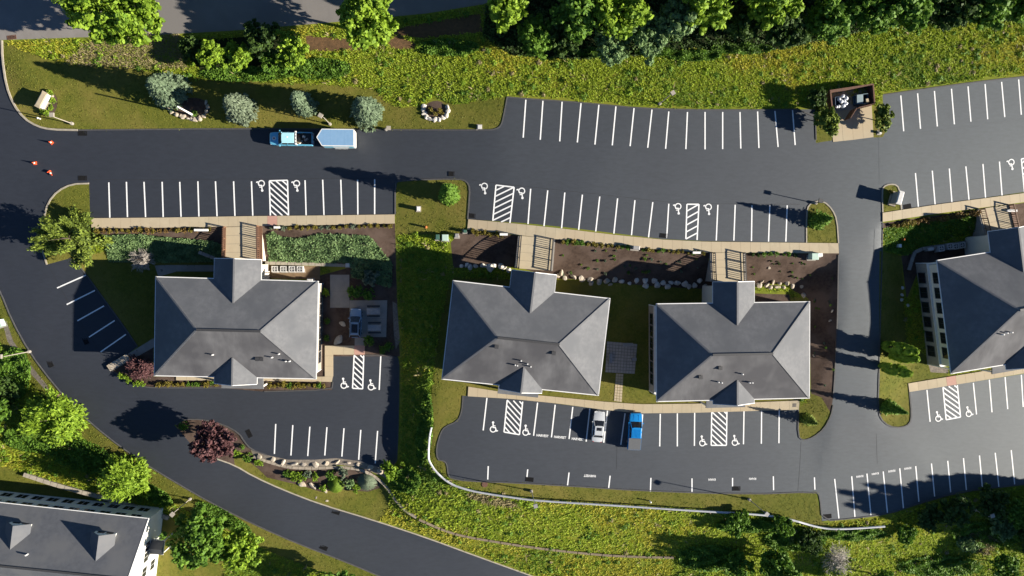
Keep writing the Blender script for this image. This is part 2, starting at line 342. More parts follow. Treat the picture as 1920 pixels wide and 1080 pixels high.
ISL_B4 = smooth_pl([(1649, 470), (1648, 700), (1646, 760), (1650, 785), (1668, 800), (1690, 802), (1706, 795), (1709, 775), (1705, 735), (1790, 718), (1765, 690), (1700, 640), (1690, 480)], 0)
RAIL = [(810, 800), (806, 818), (804, 855), (806, 864), (820, 885), (845, 905), (870, 914), (900, 921), (960, 930), (1005, 936), (1170, 946), (1300, 955), (1430, 962), (1480, 971), (1520, 983), (1545, 988), (1565, 989), (1600, 988), (1655, 984)]
REG = [   # painted in order, later ones on top
 ('road', 'asphalt_road', [(-700, 78), (0, 75), (150, 70), (250, 68), (440, 57), (620, 42), (800, 25), (905, 8), (960, -12), (1010, -100), (1040, -300), (-700, -300)]),
 ('lawn', 'lawn', NWK + LOTN[1:] + [(900, 185), (860, 196), (820, 188), (790, 196), (760, 203), (730, 195), (700, 165), (600, 158), (400, 150), (330, 140), (250, 128), (120, 118), (60, 100)]),
 ('lawn', 'lawn', [(-20, 500)] + CURVE_OUT[2:] + [(860, 1180), (700, 1110), (520, 1040), (380, 975), (230, 885), (130, 800), (60, 720), (15, 660), (-20, 620)]),
 ('lawn', 'lawn', [(-300, 850), (0, 872), (60, 890), (150, 920), (250, 945), (330, 975), (420, 1050), (440, 1250), (-300, 1250)]),
 ('lawn', 'lawn', [(100, 470), (480, 480), (480, 520), (292, 660), (262, 668), (258, 648), (180, 540), (131, 482)]),
 ('lawn', 'lawn', [(806, 812), (812, 700), (826, 600), (845, 520), (1240, 530), (1520, 560), (1500, 770), (1130, 768), (868, 744), (866, 772), (858, 790), (832, 802), (820, 838), (821, 862), (838, 868), (845, 897), (960, 905), (1080, 912), (1200, 920), (1400, 927), (1530, 922), (1541, 978), (1560, 989), (1520, 983), (1430, 962), (1170, 946), (1005, 936), (870, 914), (820, 885), (804, 855)]),
 ('lawn', 'lawn', [(400, 860), (440, 850), (720, 905), (735, 945), (712, 975), (700, 978), (600, 945), (475, 893)]),
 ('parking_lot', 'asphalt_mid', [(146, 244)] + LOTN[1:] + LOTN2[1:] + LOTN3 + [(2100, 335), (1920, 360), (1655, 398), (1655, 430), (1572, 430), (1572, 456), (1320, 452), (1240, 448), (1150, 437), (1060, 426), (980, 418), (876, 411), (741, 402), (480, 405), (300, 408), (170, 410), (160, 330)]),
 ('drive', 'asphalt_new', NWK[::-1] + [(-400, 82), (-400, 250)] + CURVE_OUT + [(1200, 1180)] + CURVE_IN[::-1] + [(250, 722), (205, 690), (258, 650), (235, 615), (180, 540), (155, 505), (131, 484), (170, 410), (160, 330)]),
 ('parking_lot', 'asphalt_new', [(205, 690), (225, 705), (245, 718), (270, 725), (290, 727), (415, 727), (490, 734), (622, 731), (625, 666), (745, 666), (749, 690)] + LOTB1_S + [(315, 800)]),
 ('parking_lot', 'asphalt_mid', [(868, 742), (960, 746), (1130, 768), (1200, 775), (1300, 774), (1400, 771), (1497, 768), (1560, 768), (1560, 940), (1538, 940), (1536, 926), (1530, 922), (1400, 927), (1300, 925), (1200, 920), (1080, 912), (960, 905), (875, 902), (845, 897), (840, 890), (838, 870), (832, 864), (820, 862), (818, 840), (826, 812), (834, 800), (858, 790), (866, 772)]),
 ('parking_lot', 'asphalt_old_sheen', [(1572, 430), (1655, 430), (1650, 600), (1648, 780), (1705, 735), (1800, 720), (1930, 699), (2100, 670), (2100, 880), (1905, 910), (1800, 922), (1720, 945), (1664, 964), (1600, 972), (1541, 977), (1538, 940), (1545, 768), (1562, 740), (1566, 680), (1570, 600)]),
 ('lawn', 'lawn', ISL_W), ('lawn', 'lawn', ISL_M), ('lawn', 'lawn', ISL_D), ('lawn', 'lawn', ISL_E), ('lawn', 'lawn', ISL_B3), ('lawn', 'lawn', ISL_B4),
 ('lawn', 'lawn', [(1528, 215), (1568, 215), (1568, 262), (1530, 268)]), ('lawn', 'lawn', [(1638, 200), (1656, 195), (1660, 248), (1655, 257), (1638, 258)]),
 ('flower_bed', 'mulch', [(172, 428), (741, 419), (743, 520), (748, 640), (750, 668), (625, 668), (612, 712), (585, 712), (588, 520), (660, 500), (490, 492), (420, 492), (204, 492), (194, 440), (172, 440)]),
 ('flower_bed', 'mulch', [(877, 431), (975, 442), (1045, 449), (1150, 460), (1250, 469), (1340, 474), (1338, 542), (1280, 540), (1180, 533), (1105, 525), (1040, 522), (970, 500), (850, 502), (845, 455), (862, 437)]),
 ('flower_bed', 'mulch', [(1392, 475), (1573, 475), (1571, 600), (1566, 690), (1562, 745), (1558, 775), (1540, 745), (1521, 738), (1516, 560), (1488, 545), (1480, 530), (1392, 535)]),
 ('flower_bed', 'mulch', [(1395, 550), (1480, 552), (1482, 570), (1395, 570)]),
 ('flower_bed', 'mulch', [(288, 706), (620, 706), (622, 716), (622, 731), (490, 734), (415, 727), (290, 727), (270, 725), (245, 718), (225, 705), (208, 690), (262, 660), (288, 650)]),
 ('flower_bed', 'mulch', LOTB1_S[8:] + [(333, 804), (360, 835), (400, 857), (440, 872), (438, 850), (452, 848), (474, 858)]),
 ('flower_bed', 'mulch', [(445, 848), (476, 858), (540, 876), (600, 878), (650, 874), (690, 880), (715, 900), (712, 915), (690, 922), (640, 918), (600, 922), (570, 912), (500, 895), (485, 880)]),
 ('gravel_strip', 'gravel', [(476, 858)] + LOTB1_S[8:2:-1] + [(715, 877), (728, 888), (736, 905), (715, 892), (680, 878), (640, 872), (590, 876), (540, 876)]),
 ('flower_bed', 'mulch', ell(817, 206, 21, 17)), ('flower_bed', 'mulch', ell(362, 203, 32, 20)), ('flower_bed', 'mulch', ell(93, 197, 14, 23, 18, .25)),
 ('flower_bed', 'mulch', [(1690, 480), (1715, 472), (1850, 450), (1850, 470), (1755, 490), (1725, 500), (1700, 560)]), ('flower_bed', 'mulch', [(1655, 418), (1835, 393), (1836, 402), (1656, 428)]),
 ('flower_bed', 'mulch', [(1895, 384), (1990, 370), (1990, 440), (1900, 432)]),
 ('earth_patch', 'earth', [(497, 497), (600, 499), (600, 524), (497, 522)]), ('gravel_strip', 'gravel', [(736, 565), (744, 570), (750, 640), (742, 655), (738, 620)]), ('gravel_strip', 'gravel', [(1740, 680), (1778, 690), (1778, 700), (1745, 698)]),
 ('brown_bank', 'dry_mulch', [(572, 66), (640, 72), (690, 78), (690, 94), (578, 96)]), ('brown_bank', 'dry_mulch', [(728, 78), (745, 64), (780, 82), (775, 92), (735, 92)]), ('brown_bank', 'dry_mulch', [(700, 60), (900, 25), (905, 60), (800, 72)]),
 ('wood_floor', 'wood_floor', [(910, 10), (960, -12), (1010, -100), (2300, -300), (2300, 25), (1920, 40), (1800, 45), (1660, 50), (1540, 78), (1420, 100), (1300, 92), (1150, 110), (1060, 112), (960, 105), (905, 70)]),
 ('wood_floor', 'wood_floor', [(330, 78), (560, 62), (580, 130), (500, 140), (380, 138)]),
 ('gravel_path', 'gravel', [(3, 600), (12, 602), (25, 640), (45, 668), (62, 690), (88, 722), (92, 732), (84, 730), (55, 698), (35, 672), (14, 640)]),
]
def build_ground():
    pts, ed = [], []
    for _, _, poly in REG:
        d = dens(poly, 9, True); o = len(pts); pts += d; ed += [(o + i, o + (i + 1) % len(d)) for i in range(len(d))]
    gx, gy = np.meshgrid(np.arange(-40, 1961, 14.), np.arange(-40, 1121, 14.))
    j = RNG.uniform(-4, 4, (2,) + gx.shape); pts += list(zip((gx + j[0]).ravel(), (gy + j[1]).ravel()))
    gx, gy = np.meshgrid(np.arange(-840, 2841, 60.), np.arange(-640, 1641, 60.)); m = (gx < -50) | (gx > 1970) | (gy < -50) | (gy > 1130)
    pts += list(zip(gx[m], gy[m]))
    v, t = cdt(pts, ed)
    c = v[t].mean(1); cls = np.full(len(t), -1)
    for k, (_, _, poly) in enumerate(REG): cls[pip(c[:, 0], c[:, 1], poly)] = k
    w = Wv(v[:, 0], v[:, 1], Hv(v[:, 0], v[:, 1])); out = {}
    for k in range(-1, len(REG)):
        tt = t[cls == k]
        if not len(tt): continue
        n, m = ('meadow', 'meadow') if k < 0 else REG[k][:2]
        u, inv = np.unique(tt, return_inverse=True)
        me = bpy.data.meshes.new(n); tri = inv.reshape(-1, 3)[:, ::-1]
        me.from_pydata(w[u].tolist(), [], tri.tolist()); me.materials.append(M[m]); me.update()
        if sum(p.normal.z for p in me.polygons[:10]) < 0: me.flip_normals()
        me.polygons.foreach_set('use_smooth', [True] * len(me.polygons))
        o = struct(link(n, me)); out[k] = o
    # the country beyond, one sheet out to the horizon, under the rim of the detailed ground
    mb = MB(); c4 = [Wv(x, y, H(x, y)) for x, y in ((-840, -640), (2820, -640), (2820, 1640), (-840, 1640))]
    far = [(-3000, 3000, -3), (3000, 3000, -3), (3000, -3000, -3), (-3000, -3000, -3)]
    mb.add([tuple(p) for p in c4] + far, [(i, (i + 1) % 4, 4 + (i + 1) % 4, 4 + i) for i in range(4)])
    struct(ob('terrain', mb, 'meadow')); return out
GR = build_ground()
def reg(i): return REG[i][2]
LOTS = [GR[k] for k in sorted(GR) if k >= 0 and REG[k][0] == 'parking_lot']   # upper, B1, lower, east
DRIVE = [GR[k] for k in GR if k >= 0 and REG[k][0] == 'drive'][0]
# kerbs
def kerb(pl, m, w=.2, h=.075, closed=False, sm=1):
    pl = dens(smooth_pl(pl, sm, closed), 8, closed); p3 = [G(x, y) for x, y in pl]; n = len(p3); rings = []
    for i in range(n):
        a = p3[i - 1] if (i or closed) else p3[0]; b = p3[(i + 1) % n] if (i < n - 1 or closed) else p3[-1]
        t = Vector((b.x - a.x, b.y - a.y, 0)).normalized(); s = Vector((-t.y, t.x, 0)) * w / 2; c = p3[i]
        rings.append([c - s + Vector((0, 0, -.15)), c + s + Vector((0, 0, -.15)), c + s * .85 + Vector((0, 0, h)), c - s * .85 + Vector((0, 0, h))])
    if closed: rings.append(rings[0])
    return struct(ob('kerb', MB().loft(rings, not closed), m))
kerb(NWK, 'kerb_stone', .3, .12)
for pl in (LOTN, LOTN2, LOTN3[1:], CURVE_OUT[2:], LOTB1_S[7:], [(131, 484), (155, 505), (180, 540), (235, 615), (258, 650)],
           [(868, 742), (866, 772), (858, 790), (834, 800), (826, 812), (818, 840), (820, 862), (832, 864), (838, 870), (840, 890), (845, 897), (875, 902), (960, 905), (1080, 912), (1200, 920), (1400, 927), (1530, 922), (1537, 930), (1541, 977), (1600, 972), (1664, 964), (1720, 945), (1800, 922), (1905, 910), (1990, 898)],
           [(205, 690), (225, 705), (245, 718), (270, 725), (290, 727), (415, 727)], [(495, 734), (622, 731), (624, 716)], [(684, 666), (745, 666), (749, 690), (745, 862), (738, 872), (715, 877)],
           [(1572, 478), (1570, 600), (1566, 690), (1562, 745)], [(1655, 418), (1650, 600), (1648, 700)]):
    kerb(pl, 'kerb_dark')
for pl in (CURVE_IN[2:],): kerb(pl, 'kerb_stone', .22, .08)
kerb(ISL_W[:-2], 'kerb_stone', .25); kerb([(741, 402), (741, 345), (748, 338), (860, 335), (875, 340), (881, 352), (879, 385), (877, 411)], 'kerb_dark', .25)
kerb(ISL_D, 'kerb_stone', .22, sm=0); kerb(ISL_E, 'kerb_stone', .22, sm=0); kerb(ISL_B3[:7], 'kerb_dark', .22); kerb(ISL_B4[1:9], 'kerb_dark', .25)
# ------------------------------------------------------------------ pavements of separate slabs
def lerp_pl(pl, t):
    s = [0]
    for a, b in zip(pl, pl[1:]): s.append(s[-1] + math.hypot(b[0] - a[0], b[1] - a[1]))
    return float(np.interp(t * s[-1], s, [p[0] for p in pl])), float(np.interp(t * s[-1], s, [p[1] for p in pl]))
WALKS = []
def walk(name, e1, e2, px=18.2, m='concrete', h=.13, gap=.25, skip=()):
    ln = sum(math.hypot(b[0] - a[0], b[1] - a[1]) for a, b in zip(e1, e1[1:])); n = max(1, round(ln / px))
    WALKS.append(list(e1) + list(e2)[::-1]); base = MB(); rings = []
    for i in range(n + 1):
        a, b = G(*lerp_pl(e1, i / n), h - .03), G(*lerp_pl(e2, i / n), h - .03); d = Vector((0, 0, -.3)); rings.append([a + d, b + d, b, a])
    root = struct(ob(name, base.loft(rings), 'paver_joint'))
    g = gap * .5 / ln
    for i in range(n):
        q = [lerp_pl(e1, i / n + g), lerp_pl(e1, (i + 1) / n - g), lerp_pl(e2, (i + 1) / n - g), lerp_pl(e2, i / n + g)]
        top = [G(x, y, h + random.uniform(-.004, .004)) for x, y in q]
        mm = 'ramp_red' if i in skip else m
        o = ob('slab', MB().slab(top, .06), mm, root)
    return root
SWU_N = [(171, 409), (300, 408), (480, 405), (600, 404), (740, 402)]; SWU_S = [(171, 428), (300, 427), (480, 424), (600, 422), (740, 419)]
SW2_N = [(878, 411), (975, 420), (1050, 428), (1150, 440), (1240, 449), (1320, 453), (1400, 454), (1572, 456)]; SW2_S = [(876, 430), (975, 441), (1045, 449), (1150, 460), (1250, 469), (1320, 473), (1400, 474), (1573, 475)]
walk('sidewalk', SWU_N, SWU_S, 18.5, skip=(18,)); walk('sidewalk', SW2_N, SW2_S)
walk('sidewalk', [(1655, 399), (1760, 383), (1920, 362), (2040, 346)], [(1655, 416), (1760, 400), (1920, 379), (2042, 363)])
walk('sidewalk', [(878, 725), (960, 738), (1010, 741), (1130, 753), (1200, 758), (1300, 757), (1400, 755), (1499, 751)], [(877, 743), (960, 748), (1050, 757), (1130, 768), (1200, 775), (1300, 774), (1400, 771), (1498, 768)])
walk('sidewalk', [(1703, 719), (1800, 703), (1925, 683), (2040, 666)], [(1705, 735), (1800, 720), (1925, 699), (2043, 682)], skip=(4,))
walk('sidewalk', [(624, 648), (684, 648)], [(624, 665), (684, 665)], 20, skip=(2,)); walk('sidewalk', [(609, 648), (609, 706)], [(624.6, 648), (624.6, 706)], 20)
walk('sidewalk', [(330, 706), (470, 707), (624, 706)], [(330, 713), (470, 714), (622, 716)], 20)
walk('footpath', [(290, 498), (300, 497), (420, 497)], [(297, 519), (330, 509), (420, 509)], 18, 'concrete_grey', .06); walk('footpath', [(288, 634), (205, 685)], [(290, 650), (213, 694)], 18, 'concrete_grey', .06)
walk('footpath', [(270, 1002), (272, 1040), (262, 1100)], [(294, 1005), (288, 1060), (280, 1100)], 20, 'concrete', .06)
walk('patio', [(619, 515), (619, 577)], [(655, 515), (655, 577)], 30, 'concrete_grey', .06); walk('patio', [(655.4, 563), (655.4, 632)], [(726, 563), (724, 632)], 34, 'concrete_grey', .06)
walk('footpath', [(665, 633), (665, 648)], [(683, 633), (683, 648)], 18, 'concrete_grey', .06)
walk('dumpster_pad', [(1562, 266), (1600, 262), (1638, 257)], [(1556, 200), (1594, 196), (1634, 188)], 19, 'concrete', .05)
# paver square with its path between the two middle buildings
def pavers():
    root = struct(ob('paver_patio', MB().slab([G(*p, .02) for p in ((1135, 698), (1190, 701), (1195, 645), (1138, 640))], .1), 'paver_joint'))
    def grid(c, nu, nv, nm):
        mb = MB(); g = .06
        f = lambda u, v: tuple((c[0][k] * (1 - u) + c[1][k] * u) * (1 - v) + (c[3][k] * (1 - u) + c[2][k] * u) * v for k in (0, 1))
        for i in range(nu):
            for j in range(nv):
                q = [f((i + a) / nu, (j + b) / nv) for a, b in ((g, g), (1 - g, g), (1 - g, 1 - g), (g, 1 - g))]
                dz = random.uniform(.045, .055); mb.slab([G(x, y, dz) for x, y in q], .04)
        o = ob('paver_field', mb, nm, root); o['kind'] = 'stuff'; return o
    grid([(1135, 698), (1190, 701), (1195, 645), (1138, 640)], 10, 10, 'paver'); p = grid([(1151, 752), (1166, 754), (1169, 701), (1155, 700)], 3, 10, 'concrete')
pavers()
# ------------------------------------------------------------------ painted markings
def lotof(px, py):
    if px > 1560 and py > 600: return LOTS[3]
    if py > 600: return LOTS[1] if px < 760 else LOTS[2]
    if px < 270 and py > 470: return DRIVE
    return LOTS[0]
def quadline(a, b, w=.17, dz=.012, mb=None):
    mb = mb or MB(); k = max(1, int(math.hypot(b[0] - a[0], b[1] - a[1]) / 12)); c = [G(a[0] + (b[0] - a[0]) * i / k, a[1] + (b[1] - a[1]) * i / k, dz) for i in range(k + 1)]
    t = (c[-1] - c[0]); s = Vector((-t.y, t.x, 0)).normalized() * w / 2; o = len(mb.v)
    for p in c: mb.v += [tuple(p - s), tuple(p + s)]
    for i in range(k): mb.f.append((o + 2 * i, o + 2 * i + 2, o + 2 * i + 3, o + 2 * i + 1))
    return mb
LINES = '''204,342,206,409 237,341,239,407 270,341,273,407 304,341,306,407 337,341,339.5,407 371,340,373,406 404,340,407,406 438,340,440.5,405 471.5,340,474,405
572,338,574,404 605,337,607.5,404 639,337,641,403 670.5,337,671,403 702.5,336,702.5,402
995,354,990,420 1027,357,1020,424 1059,361,1053,428 1092,365,1085,431 1124.5,368.5,1117,434 1158,372,1151,438 1190.5,375.5,1184,441 1224,379,1216,445 1254,382,1250,447
1346,384,1343,451 1378.5,384,1376,451 1410,385,1409,452 1443.5,385,1441,453 1476,385,1473.5,453
986,187,981,258 1018,189,1013,262 1054,190,1049.5,265 1089.5,192.5,1082.5,267 1123,195.5,1115.5,271 1155,198,1148,272.5 1189,201,1181.5,274 1222.5,205.5,1214.5,277 1254,209,1248,279 1289,210,1286,279.5 1322,210,1322,280 1355,210,1355,279.5 1387.5,210,1389,278.5 1420.5,209,1423,277.5 1453,208,1459,275.5 1486,206.5,1491,272
1689,179,1694.5,246 1720.5,175,1726,241.5 1752,170.5,1757.5,237 1784,166.5,1789.5,233 1815,162,1820.5,228 1847,157.5,1852,223.5 1878,153.5,1884,219.5 1910,149,1915,215
1716.5,324.5,1722,389 1748,320,1753.5,385 1780,316,1785,380.5 1811,312,1817,375.5 1843,307.5,1848,371.5 1874,303,1879,367.5
107,540,161,516 125,571,178,544.5 145,601.5,195,573.5 167,632,215,601 188.5,660,236,627
714,668,711,731 517,795,514.5,851 549,797,545.5,854 581,800,577,855 613,801,609,854 645,803,641,856 676.5,806,672.5,862 708,808,703.5,869
913,746,906,807 1008,755,1000.5,817 1041,759,1034,820 1074,763,1067,823 1106,766,1099,828 1139,770,1132,830 1172,775,1164,834 1205,777,1200,837 1238,776,1237,837 1270,775,1270,837 1302.5,774,1302,836 1395,771,1394,833 1428,770,1427.5,832 1461,769,1460.5,831
915.5,874,914.5,899 989.5,880,988,895 1067,886,1064,911 1144,892,1141,917 1220.5,896,1219.5,922 1297.5,897,1297.5,923 1373.5,896,1373.5,912 1450,893,1450.5,919 1527,895,1528,918
1565,898,1573,972 1597,893,1603,969 1625.5,888,1633,966 1656,884,1664,962 1687,878,1694,954 1717,874,1723,941 1746.5,869,1752.5,931 1777,864,1782.5,923 1806.5,859,1812,919 1836.5,854,1842,914 1866,849,1873,913 1896,844,1902.5,908 1926,839,1933,905
1738,731,1744,791 1825,718,1831,777 1855,712,1860,773 1884.5,707,1889.5,767 1915,703,1918.5,763'''
for l in LINES.split():
    a, b, c, d = map(float, l.split(',')); ob('stall_line', quadline((a, b), (c, d), .19), 'paint', lotof(a, b))
def hatch(tl, tr, br, bl, n, fall, ends):     # frame and slanting bars of an access aisle
    root = lotof(*tl); mb = MB(); quadline(tl, bl, .2, mb=mb); quadline(tr, br, .2, mb=mb)
    if 't' in ends: quadline(tl, tr, .2, .014, mb=mb)
    if 'b' in ends: quadline(bl, br, .2, .014, mb=mb)
    fr = ob('aisle_frame', mb, 'paint', root)
    f = lambda u, v: tuple((tl[k] * (1 - u) + tr[k] * u) * (1 - v) + (bl[k] * (1 - u) + br[k] * u) * v for k in (0, 1))
    sl = abs(fall)
    for i in range(-2, n + 2):
        v0 = i / n; v1 = v0 + sl; u0, u1 = 0, 1
        if v1 <= 0.02 or v0 >= .98: continue
        if v0 < 0: u0 = -v0 / sl; v0 = 0
        if v1 > 1: u1 = 1 - (v1 - 1) / sl; v1 = 1
        if u1 - u0 < .08: continue
        a, b = ((u0, v0), (u1, v1)) if fall > 0 else ((1 - u0, v0), (1 - u1, v1))
        ob('aisle_bar', quadline(f(*a), f(*b), .2, .016), 'paint', root)
hatch((505, 339), (539, 338), (541, 405), (507, 405), 6, .48, 't'); hatch((930, 347), (964, 351), (956, 419), (924, 414), 6, -.32, 't'); hatch((1288, 383), (1310.5, 383), (1307, 450), (1286, 448), 4.4 and 5, -.2, 't')
hatch((1915, 298), (1938, 295), (1944, 359), (1921, 362), 6, -.3, 't'); hatch((664, 666), (682, 666), (680, 729), (661, 728), 6, .26, 'b'); hatch((951, 750), (980, 753), (974, 815), (945, 810), 6, .42, 'b')
hatch((1334.5, 772), (1363, 771), (1362, 835), (1333.5, 835), 6, .42, 'b'); hatch((1768, 726), (1795, 722), (1801, 782), (1774, 787), 6, .42, 'b')
def wheelchair(px, py, rot, s=1.05):
    c = G(px, py); mb = MB(); cr, sr = math.cos(rot), math.sin(rot)
    T = lambda x, y: (c.x + s * (x * cr - y * sr), c.y + s * (x * sr + y * cr))
    def stroke(pl, w):
        for a, b in zip(pl, pl[1:]):
            a, b = Vector((*T(*a), 0)), Vector((*T(*b), 0)); t = (b - a).normalized(); n = Vector((-t.y, t.x, 0)) * w * s / 2; a = a - t * w * .3; b = b + t * w * .3
            q = [a - n, b - n, b + n, a + n]; o = len(mb.v); stroke.z += .0012
            mb.v += [(p.x, p.y, Hw(p.x, p.y) + .014 + stroke.z) for p in q]; mb.f.append((o, o + 1, o + 2, o + 3))
    stroke.z = 0
    stroke([(-.12 + .09 * math.cos(t), .78 + .09 * math.sin(t)) for t in np.linspace(0, 6.3, 9)], .17)
    stroke([(-.1, .6), (-.05, .05), (.3, .05), (.5, -.45), (.68, -.38)], .17); stroke([(-.08, .3), (.25, .3)], .13)
    stroke([(-.02 + .42 * math.cos(t), -.22 + .42 * math.sin(t)) for t in np.linspace(R(118), R(345), 12)], .15)
    ob('wheelchair_symbol', mb, 'paint', lotof(px, py))
for x, y in ((490, 347), (556, 347), (908, 352), (978, 361), (1271, 390), (1328, 391)): wheelchair(x, y, math.pi)
wheelchair(1896, 307, math.pi + .1)
for x, y, r in ((645, 720, 0), (696, 723, 0), (925, 802, -.1), (986, 808, -.1), (1317, 828, 0), (1378, 827, 0), (1759, 782, .13), (1816, 773, .13)): wheelchair(x, y, r)
def words(t, px, py, ang, wpx):
    cu = bpy.data.curves.new('lettering', 'FONT'); cu.body = t; cu.align_x = 'CENTER'; cu.align_y = 'CENTER'; cu.size = 1; cu.offset = .025; cu.resolution_u = 2
    tmp = bpy.data.objects.new('lettering', cu); COL.objects.link(tmp); bpy.context.view_layer.update()
    me = bpy.data.meshes.new_from_object(tmp.evaluated_get(bpy.context.evaluated_depsgraph_get())); bpy.data.objects.remove(tmp)
    c = G(px, py); w = wpx * (A - c.z) / F; k = w / max(v.co.x - u.co.x for v in me.vertices for u in (min(me.vertices, key=lambda q: q.co.x),))
    for v in me.vertices:
        x, y = v.co.x * k, v.co.y * k * 1.15; X, Y = c.x + x * math.cos(ang) - y * math.sin(ang), c.y + x * math.sin(ang) + y * math.cos(ang); v.co = (X, Y, Hw(X, Y) + .016)
    me.materials.clear(); me.materials.append(M['paint']); o = link('lettering', me, lotof(px, py)); return o
for x, y in ((1017, 817), (1050, 820), (1083, 823.5)): words('HARVEST', x, y, R(-6), 23)
words('HARVEST', 1106, 892, R(176), 23); words('KHAN', 1335, 899, R(180), 14); words('KHAN', 1411, 897.5, R(180), 14)
for x, y in ((1612, 893), (1641, 888), (1672, 883), (1702, 878)): words('KHAN', x, y, R(188), 14)

# repair seams and joints in the asphalt
M['seam'] = mat('seam', (.016, .018, .022), (.024, .026, .03), 3, .7); M['seam_pale'] = mat('seam_pale', (.085, .095, .10), (.07, .08, .085), 3, .8)
for pl, m in (([(1646, 176), (1648, 260), (1649, 345)], 'seam_pale'), ([(1643, 812), (1645, 870)], 'seam'), ([(1502, 828), (1500, 870), (1496, 921)], 'seam'), ([(172, 337), (400, 336), (740, 334)], 'seam'), ([(92, 500), (130, 570), (200, 680), (262, 745)], 'seam'), ([(885, 338), (980, 349), (1130, 365), (1255, 379), (1340, 382), (1500, 383)], 'seam'), ([(1700, 253), (1800, 240), (1930, 221)], 'seam_pale'), ([(1157, 822), (1156, 880)], 'seam'), ([(1640, 430), (1636, 560)], 'seam_pale')):
    mb = MB()
    for p, q in zip(pl, pl[1:]): quadline(p, q, .055, .008, mb)
    ob('asphalt_seam', mb, m, lotof(*pl[0]))
# ------------------------------------------------------------------ buildings
WIN_F = None
def win_meshes():
    global WIN_F
    f = MB(); w, h = .82, .82          # local: x along the wall, y out of the wall, z up
    for a in (-1, 1): f.box(a * w - .05, a * w + .05, -.02, .07, -h - .05, h + .05)
    for a in (-1, 1): f.box(-w + .05, w - .05, -.02, .066, a * h - .05, a * h + .05)
    f.box(-.02, .02, .0, .05, -h + .05, h - .05)
    p = MB().box(-w, w, -.01, .025, -h, h)
    WIN_F = (f.mesh('window', 'white_trim'), p.mesh('pane', 'glass'), MB().box(-w - .1, w + .1, -.02, .14, -h - .14, -h - .051).mesh('sill', 'white_trim'))
win_meshes(); WIN_D = WIN_F[0].copy(); WIN_D.materials.clear(); WIN_D.materials.append(M['metal_dark'])
def window(par, x, y, z, rz, sill=False, dark=True):
    o = link('window', WIN_D if dark else WIN_F[0], par, (x, y, z), rz); link('pane', WIN_F[1], o)
    if sill: link('sill', WIN_F[2], o)
def slopes(par, polys, th=.14):
    for poly, m in polys: ob('roof_slope', MB().slab(poly, th), m, par)
VENT_W = MB().tube((0, 0, -.2), (0, 0, .55), .10, .10, 8); VENT_W = VENT_W.mesh('vent_pipe', 'white_trim')
VENT_B = MB().box(-.22, .22, -.22, .22, -.15, .22).box(-.28, .28, -.28, .28, .221, .27); VENT_B = VENT_B.mesh('roof_vent', 'metal_dark')
